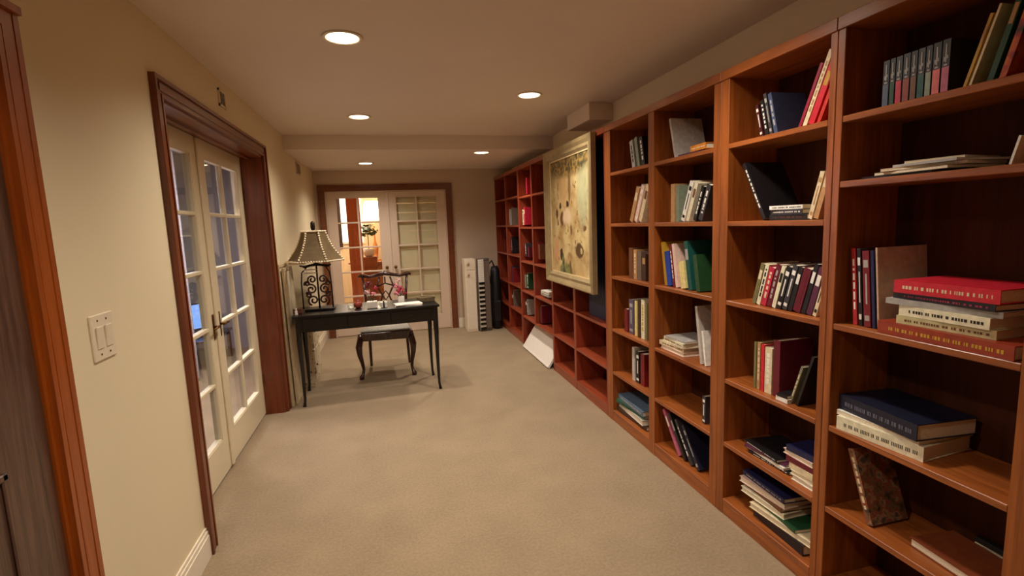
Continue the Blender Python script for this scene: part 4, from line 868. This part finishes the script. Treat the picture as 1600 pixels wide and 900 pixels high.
r2.color_ramp.elements[0].color = (*s2l((132,98,66)),1); r2.color_ramp.elements[1].color = (*s2l((222,204,170)),1)
nt.links.new(tc.outputs['Object'], vo.inputs['Vector']); nt.links.new(vo.outputs['Fac'], r2.inputs[0]); nt.links.new(r2.outputs[0], b.inputs['Base Color']); b.inputs['Roughness'].default_value = .6
t = thing('tall_cabinet', 'tall narrow cream cabinet against left wall behind the desk lamp', 'cabinet', (-.845, 5.24, 0))
obj('body', B(-.075,.075,-.20,.20,.72,1.215,bev=.004), BOARD, t); obj('lower_body', B(-.075,.075,-.20,.20,.03,.7195,bev=.004), SPK, t)
obj('top_board', B(-.080,.085,-.21,.21,1.2155,1.235,bev=.003), BOARD, t); obj('plinth', B(-.07,.065,-.19,.19,0,.0298), BOARD, t)
for z0,z1 in ((.06,.36),(.38,.70),(.74,1.19)):
    d_ = obj('door', B(.0755,.083,-.19,.19,z0,z1,bev=.002), SPK if z1 < .72 else BOARD, t); bm = bmesh.new(); bmesh.ops.create_uvsphere(bm, u_segments=10, v_segments=6, radius=.010, matrix=Matrix.Translation((.094,-.15,(z0+z1)/2))); obj('knob', bm, BRASS, d_, True)

# ================================================================== BACK RIGHT CORNER
t = thing('white_box_shelf', 'tall narrow white cabinet standing against far wall right of doors', 'cabinet', (1.09, 7.03, 0))
WL = plain('white_cabinet', (238,222,200), .5, var=.03)
obj('body', B(-.075,.075,-.13,.13,0,1.03,bev=.004), WL, t)
for z0,z1 in ((.03,.86),(.88,1.01)):
    o = obj('door', B(-.068,.068,-.137,-.1305,z0,z1,bev=.002), WL, t); bm = bmesh.new(); bmesh.ops.create_uvsphere(bm, u_segments=10, v_segments=6, radius=.018, matrix=Matrix.Translation((-.03,-.152,z1-.05))); obj('knob', bm, plain('tan_knob',(170,134,100),.5), o, True)
# electric piano standing on end, keys towards the room
t = thing('keyboard_piano', 'piano keyboard standing on end, its black and white keys striped', 'keyboard', (1.24, 6.86, 0), math.radians(8))
obj('case', B(-.055,.12,.0,.06,.0,1.03,bev=.005), plain('grey_case',(96,84,76),.45), t)
WK = plain('white_key', (240,232,220), .25, var=.02); BK = plain('black_key', (16,14,14), .3)
z = .03; k = 0
while z < 1.0:
    obj('white_key', B(-.05,.03,-.014,-.0005,z,z+.0305,bev=.002), WK, t)
    if k % 2 == 0 and z < .72: obj('black_key', B(-.052,.032,-.024,-.0142,z-.0005,z+.031,bev=.002), BK, t)
    z += .032; k += 1
obj('control_panel', B(.036,.115,-.006,-.0005,.04,.99,bev=.002), plain('grey_panel',(120,104,92),.5), t)
# black golf-style bag leaning by the bookcase
t = thing('black_bag', 'black long bag leaning in the far corner beside the bookcase', 'bag', (1.46, 6.98, 0))
BB = plain('black_nylon', (22,20,24), .5, var=.3)
obj('body', tube(bmesh.new(), [(0,0,0),(0,0,.05),(.0,.01,.30),(.005,.03,.60),(.005,.05,.84),(.0,.06,.90)], [.055,.075,.078,.074,.066,.045], 14), BB, t, True)
obj('strap', tube(bmesh.new(), [(-.05,.02,.62),(-.10,.03,.80),(-.10,.06,.92),(-.03,.06,.98),(0,.06,.89)], [.014,.018,.018,.014,.012], 8), BB, t, True)
obj('pocket', B(-.06,.05,-.098,-.066,.12,.42,bev=.012), BB, t)

# ================================================================== ROOM BEHIND THE FAR DOORS
POSTM = wood('orange_post_wood', (176,78,30), (216,112,48), 'Z', .45)
t = thing('wooden_post', 'orange wooden post seen through the left far door glass', 'post', (-.495, 8.3, 0))
obj('shaft', B(-.10,.10,-.10,.10,.12,2.38,bev=.008), POSTM, t); obj('base_block', B(-.125,.125,-.125,.125,0,.12,bev=.006), POSTM, t); obj('capital', B(-.125,.125,-.125,.125,2.38,2.499,bev=.006), POSTM, t)
t = thing('sideboard', 'low brown sideboard in the bright room behind the far doors', 'sideboard', (-.28, 9.9, 0))
SB = wood('sideboard_wood', (120,64,26), (168,98,44), 'X')
obj('body', B(-.42,.42,-.22,.22,.12,.86,bev=.006), SB, t); obj('top', B(-.45,.45,-.25,.25,.8605,.89,bev=.004), SB, t)
for x in (-.37,.37):
    for y in (-.17,.17): obj('leg', B(x-.025,x+.025,y-.025,y+.025,0,.1198), SB, t)
for x0,x1 in ((-.40,-.005),(.005,.40)):
    o = obj('door', B(x0,x1,-.232,-.2205,.16,.83,bev=.003), SB, t); bm = bmesh.new(); bmesh.ops.create_uvsphere(bm, u_segments=8, v_segments=6, radius=.014, matrix=Matrix.Translation((x0+.05 if x0>0 else x1-.05,-.245,.5))); obj('knob', bm, BRASS, o, True)
t = thing('glowing_lamp', 'bright white lamp glowing in the room behind the far doors', 'lamp', (-.24, 9.92, .8905))
obj('foot', lathe(bmesh.new(), [(.10,0),(.10,.015),(.03,.03),(.05,.16),(.06,.24),(.02,.36),(.012,.50),(.012,.80)], n=18), plain('amber_base',(196,120,52),.3), t, True)
obj('lamp_shade', lathe(bmesh.new(), [(.20,.76),(.15,1.12),(.146,1.12),(.196,.76)], n=24, cap=False), emit('lit_shade', (255,232,190), 5.0), t, True)
l = bpy.data.lights.new('lamp_bulb','POINT'); l.energy = 22; l.color = (1,.78,.5); l.shadow_soft_size = .05; o = bpy.data.objects.new('lamp_bulb', l); COL.objects.link(o); o.location = (-.24,9.92,2.12)
t = thing('potted_plant', 'green leafy plant in a pot in front of the glowing lamp', 'plant', (-.33, 9.05, 0))
obj('stand', B(-.13,.13,-.13,.13,0,1.02,bev=.006), SB, t); obj('pot', lathe(bmesh.new(), [(.06,1.021),(.09,1.06),(.10,1.16),(.092,1.16)], n=18), POT, t, True)
bm = bmesh.new(); leafy(bm, (0,0,1.42), .17, 70, 5, .35); tube(bm, [(0,0,1.14),(0,.0,1.42)], .008, 6); obj('leaves', bm, plain('plant_green',(66,84,34),.5,var=.3), t)
t = thing('window_far', 'bright curtained window in the room behind the far doors', 'window', (-.85, YB+3.495, 1.75))
obj('frame', B(-.40,.40,-.02,0,-.55,.55), WL, t); obj('pane', B(-.36,.36,-.026,-.0205,-.51,.51), emit('daylit_pane', (255,240,212), 2.2), t); obj('curtain', B(-.12,-.04,-.06,-.03,-.6,.6), plain('dark_curtain',(56,34,24),.7), t)

# ================================================================== ROOM BEHIND THE LEFT DOORS
t = thing('monitor_table', 'small dark table behind the left french door glass', 'table', (-2.25, 6.38, 0))
obj('tabletop', B(-.3,.3,-.4,.4,.33,.355,bev=.003), DKWOOD, t)
for x in (-.26,.26):
    for y in (-.36,.36): obj('leg', B(x-.02,x+.02,y-.02,y+.02,0,.3298), DKWOOD, t)
t = thing('monitor', 'glowing pale blue screen seen through the left glass door', 'screen', (-2.25, 6.38, .3555), math.radians(-35))
obj('stand', B(-.08,.08,-.06,.06,0,.015), BLACK, t); obj('neck', B(-.015,.0,-.02,.02,.015,.10), BLACK, t); obj('bezel', B(-.012,.008,-.26,.26,.06,.37,bev=.004), BLACK, t); obj('display', B(.0085,.0105,-.245,.245,.075,.355), emit('blue_screen',(120,160,225),1.5), t)
t = thing('grey_curtain', 'pale grey lavender curtain hanging behind the left door panes', 'curtain', (-2.05, 0, 0))
bm = bmesh.new(); n = 120; top=[];bot=[]
pts = [(.04*math.sin(i*.9)+.012*math.sin(i*2.3), 3.2+i*.022) for i in range(n)]
for off in (0,.006):
    top.append([bm.verts.new((x+off,y,2.35)) for x,y in pts]); bot.append([bm.verts.new((x+off,y,.03)) for x,y in pts])
for i in range(n-1):
    bm.faces.new((bot[0][i],bot[0][i+1],top[0][i+1],top[0][i])); bm.faces.new((bot[1][i+1],bot[1][i],top[1][i],top[1][i+1])); bm.faces.new((top[0][i],top[0][i+1],top[1][i+1],top[1][i]))
obj('cloth', bm, plain('lavender_grey_cloth',(176,170,184),.8,var=.06,scale=6), t, True); obj('rod', tube(bmesh.new(), [(0,3.1,2.37),(0,5.9,2.37)], .012, 8), IRON, t, True)
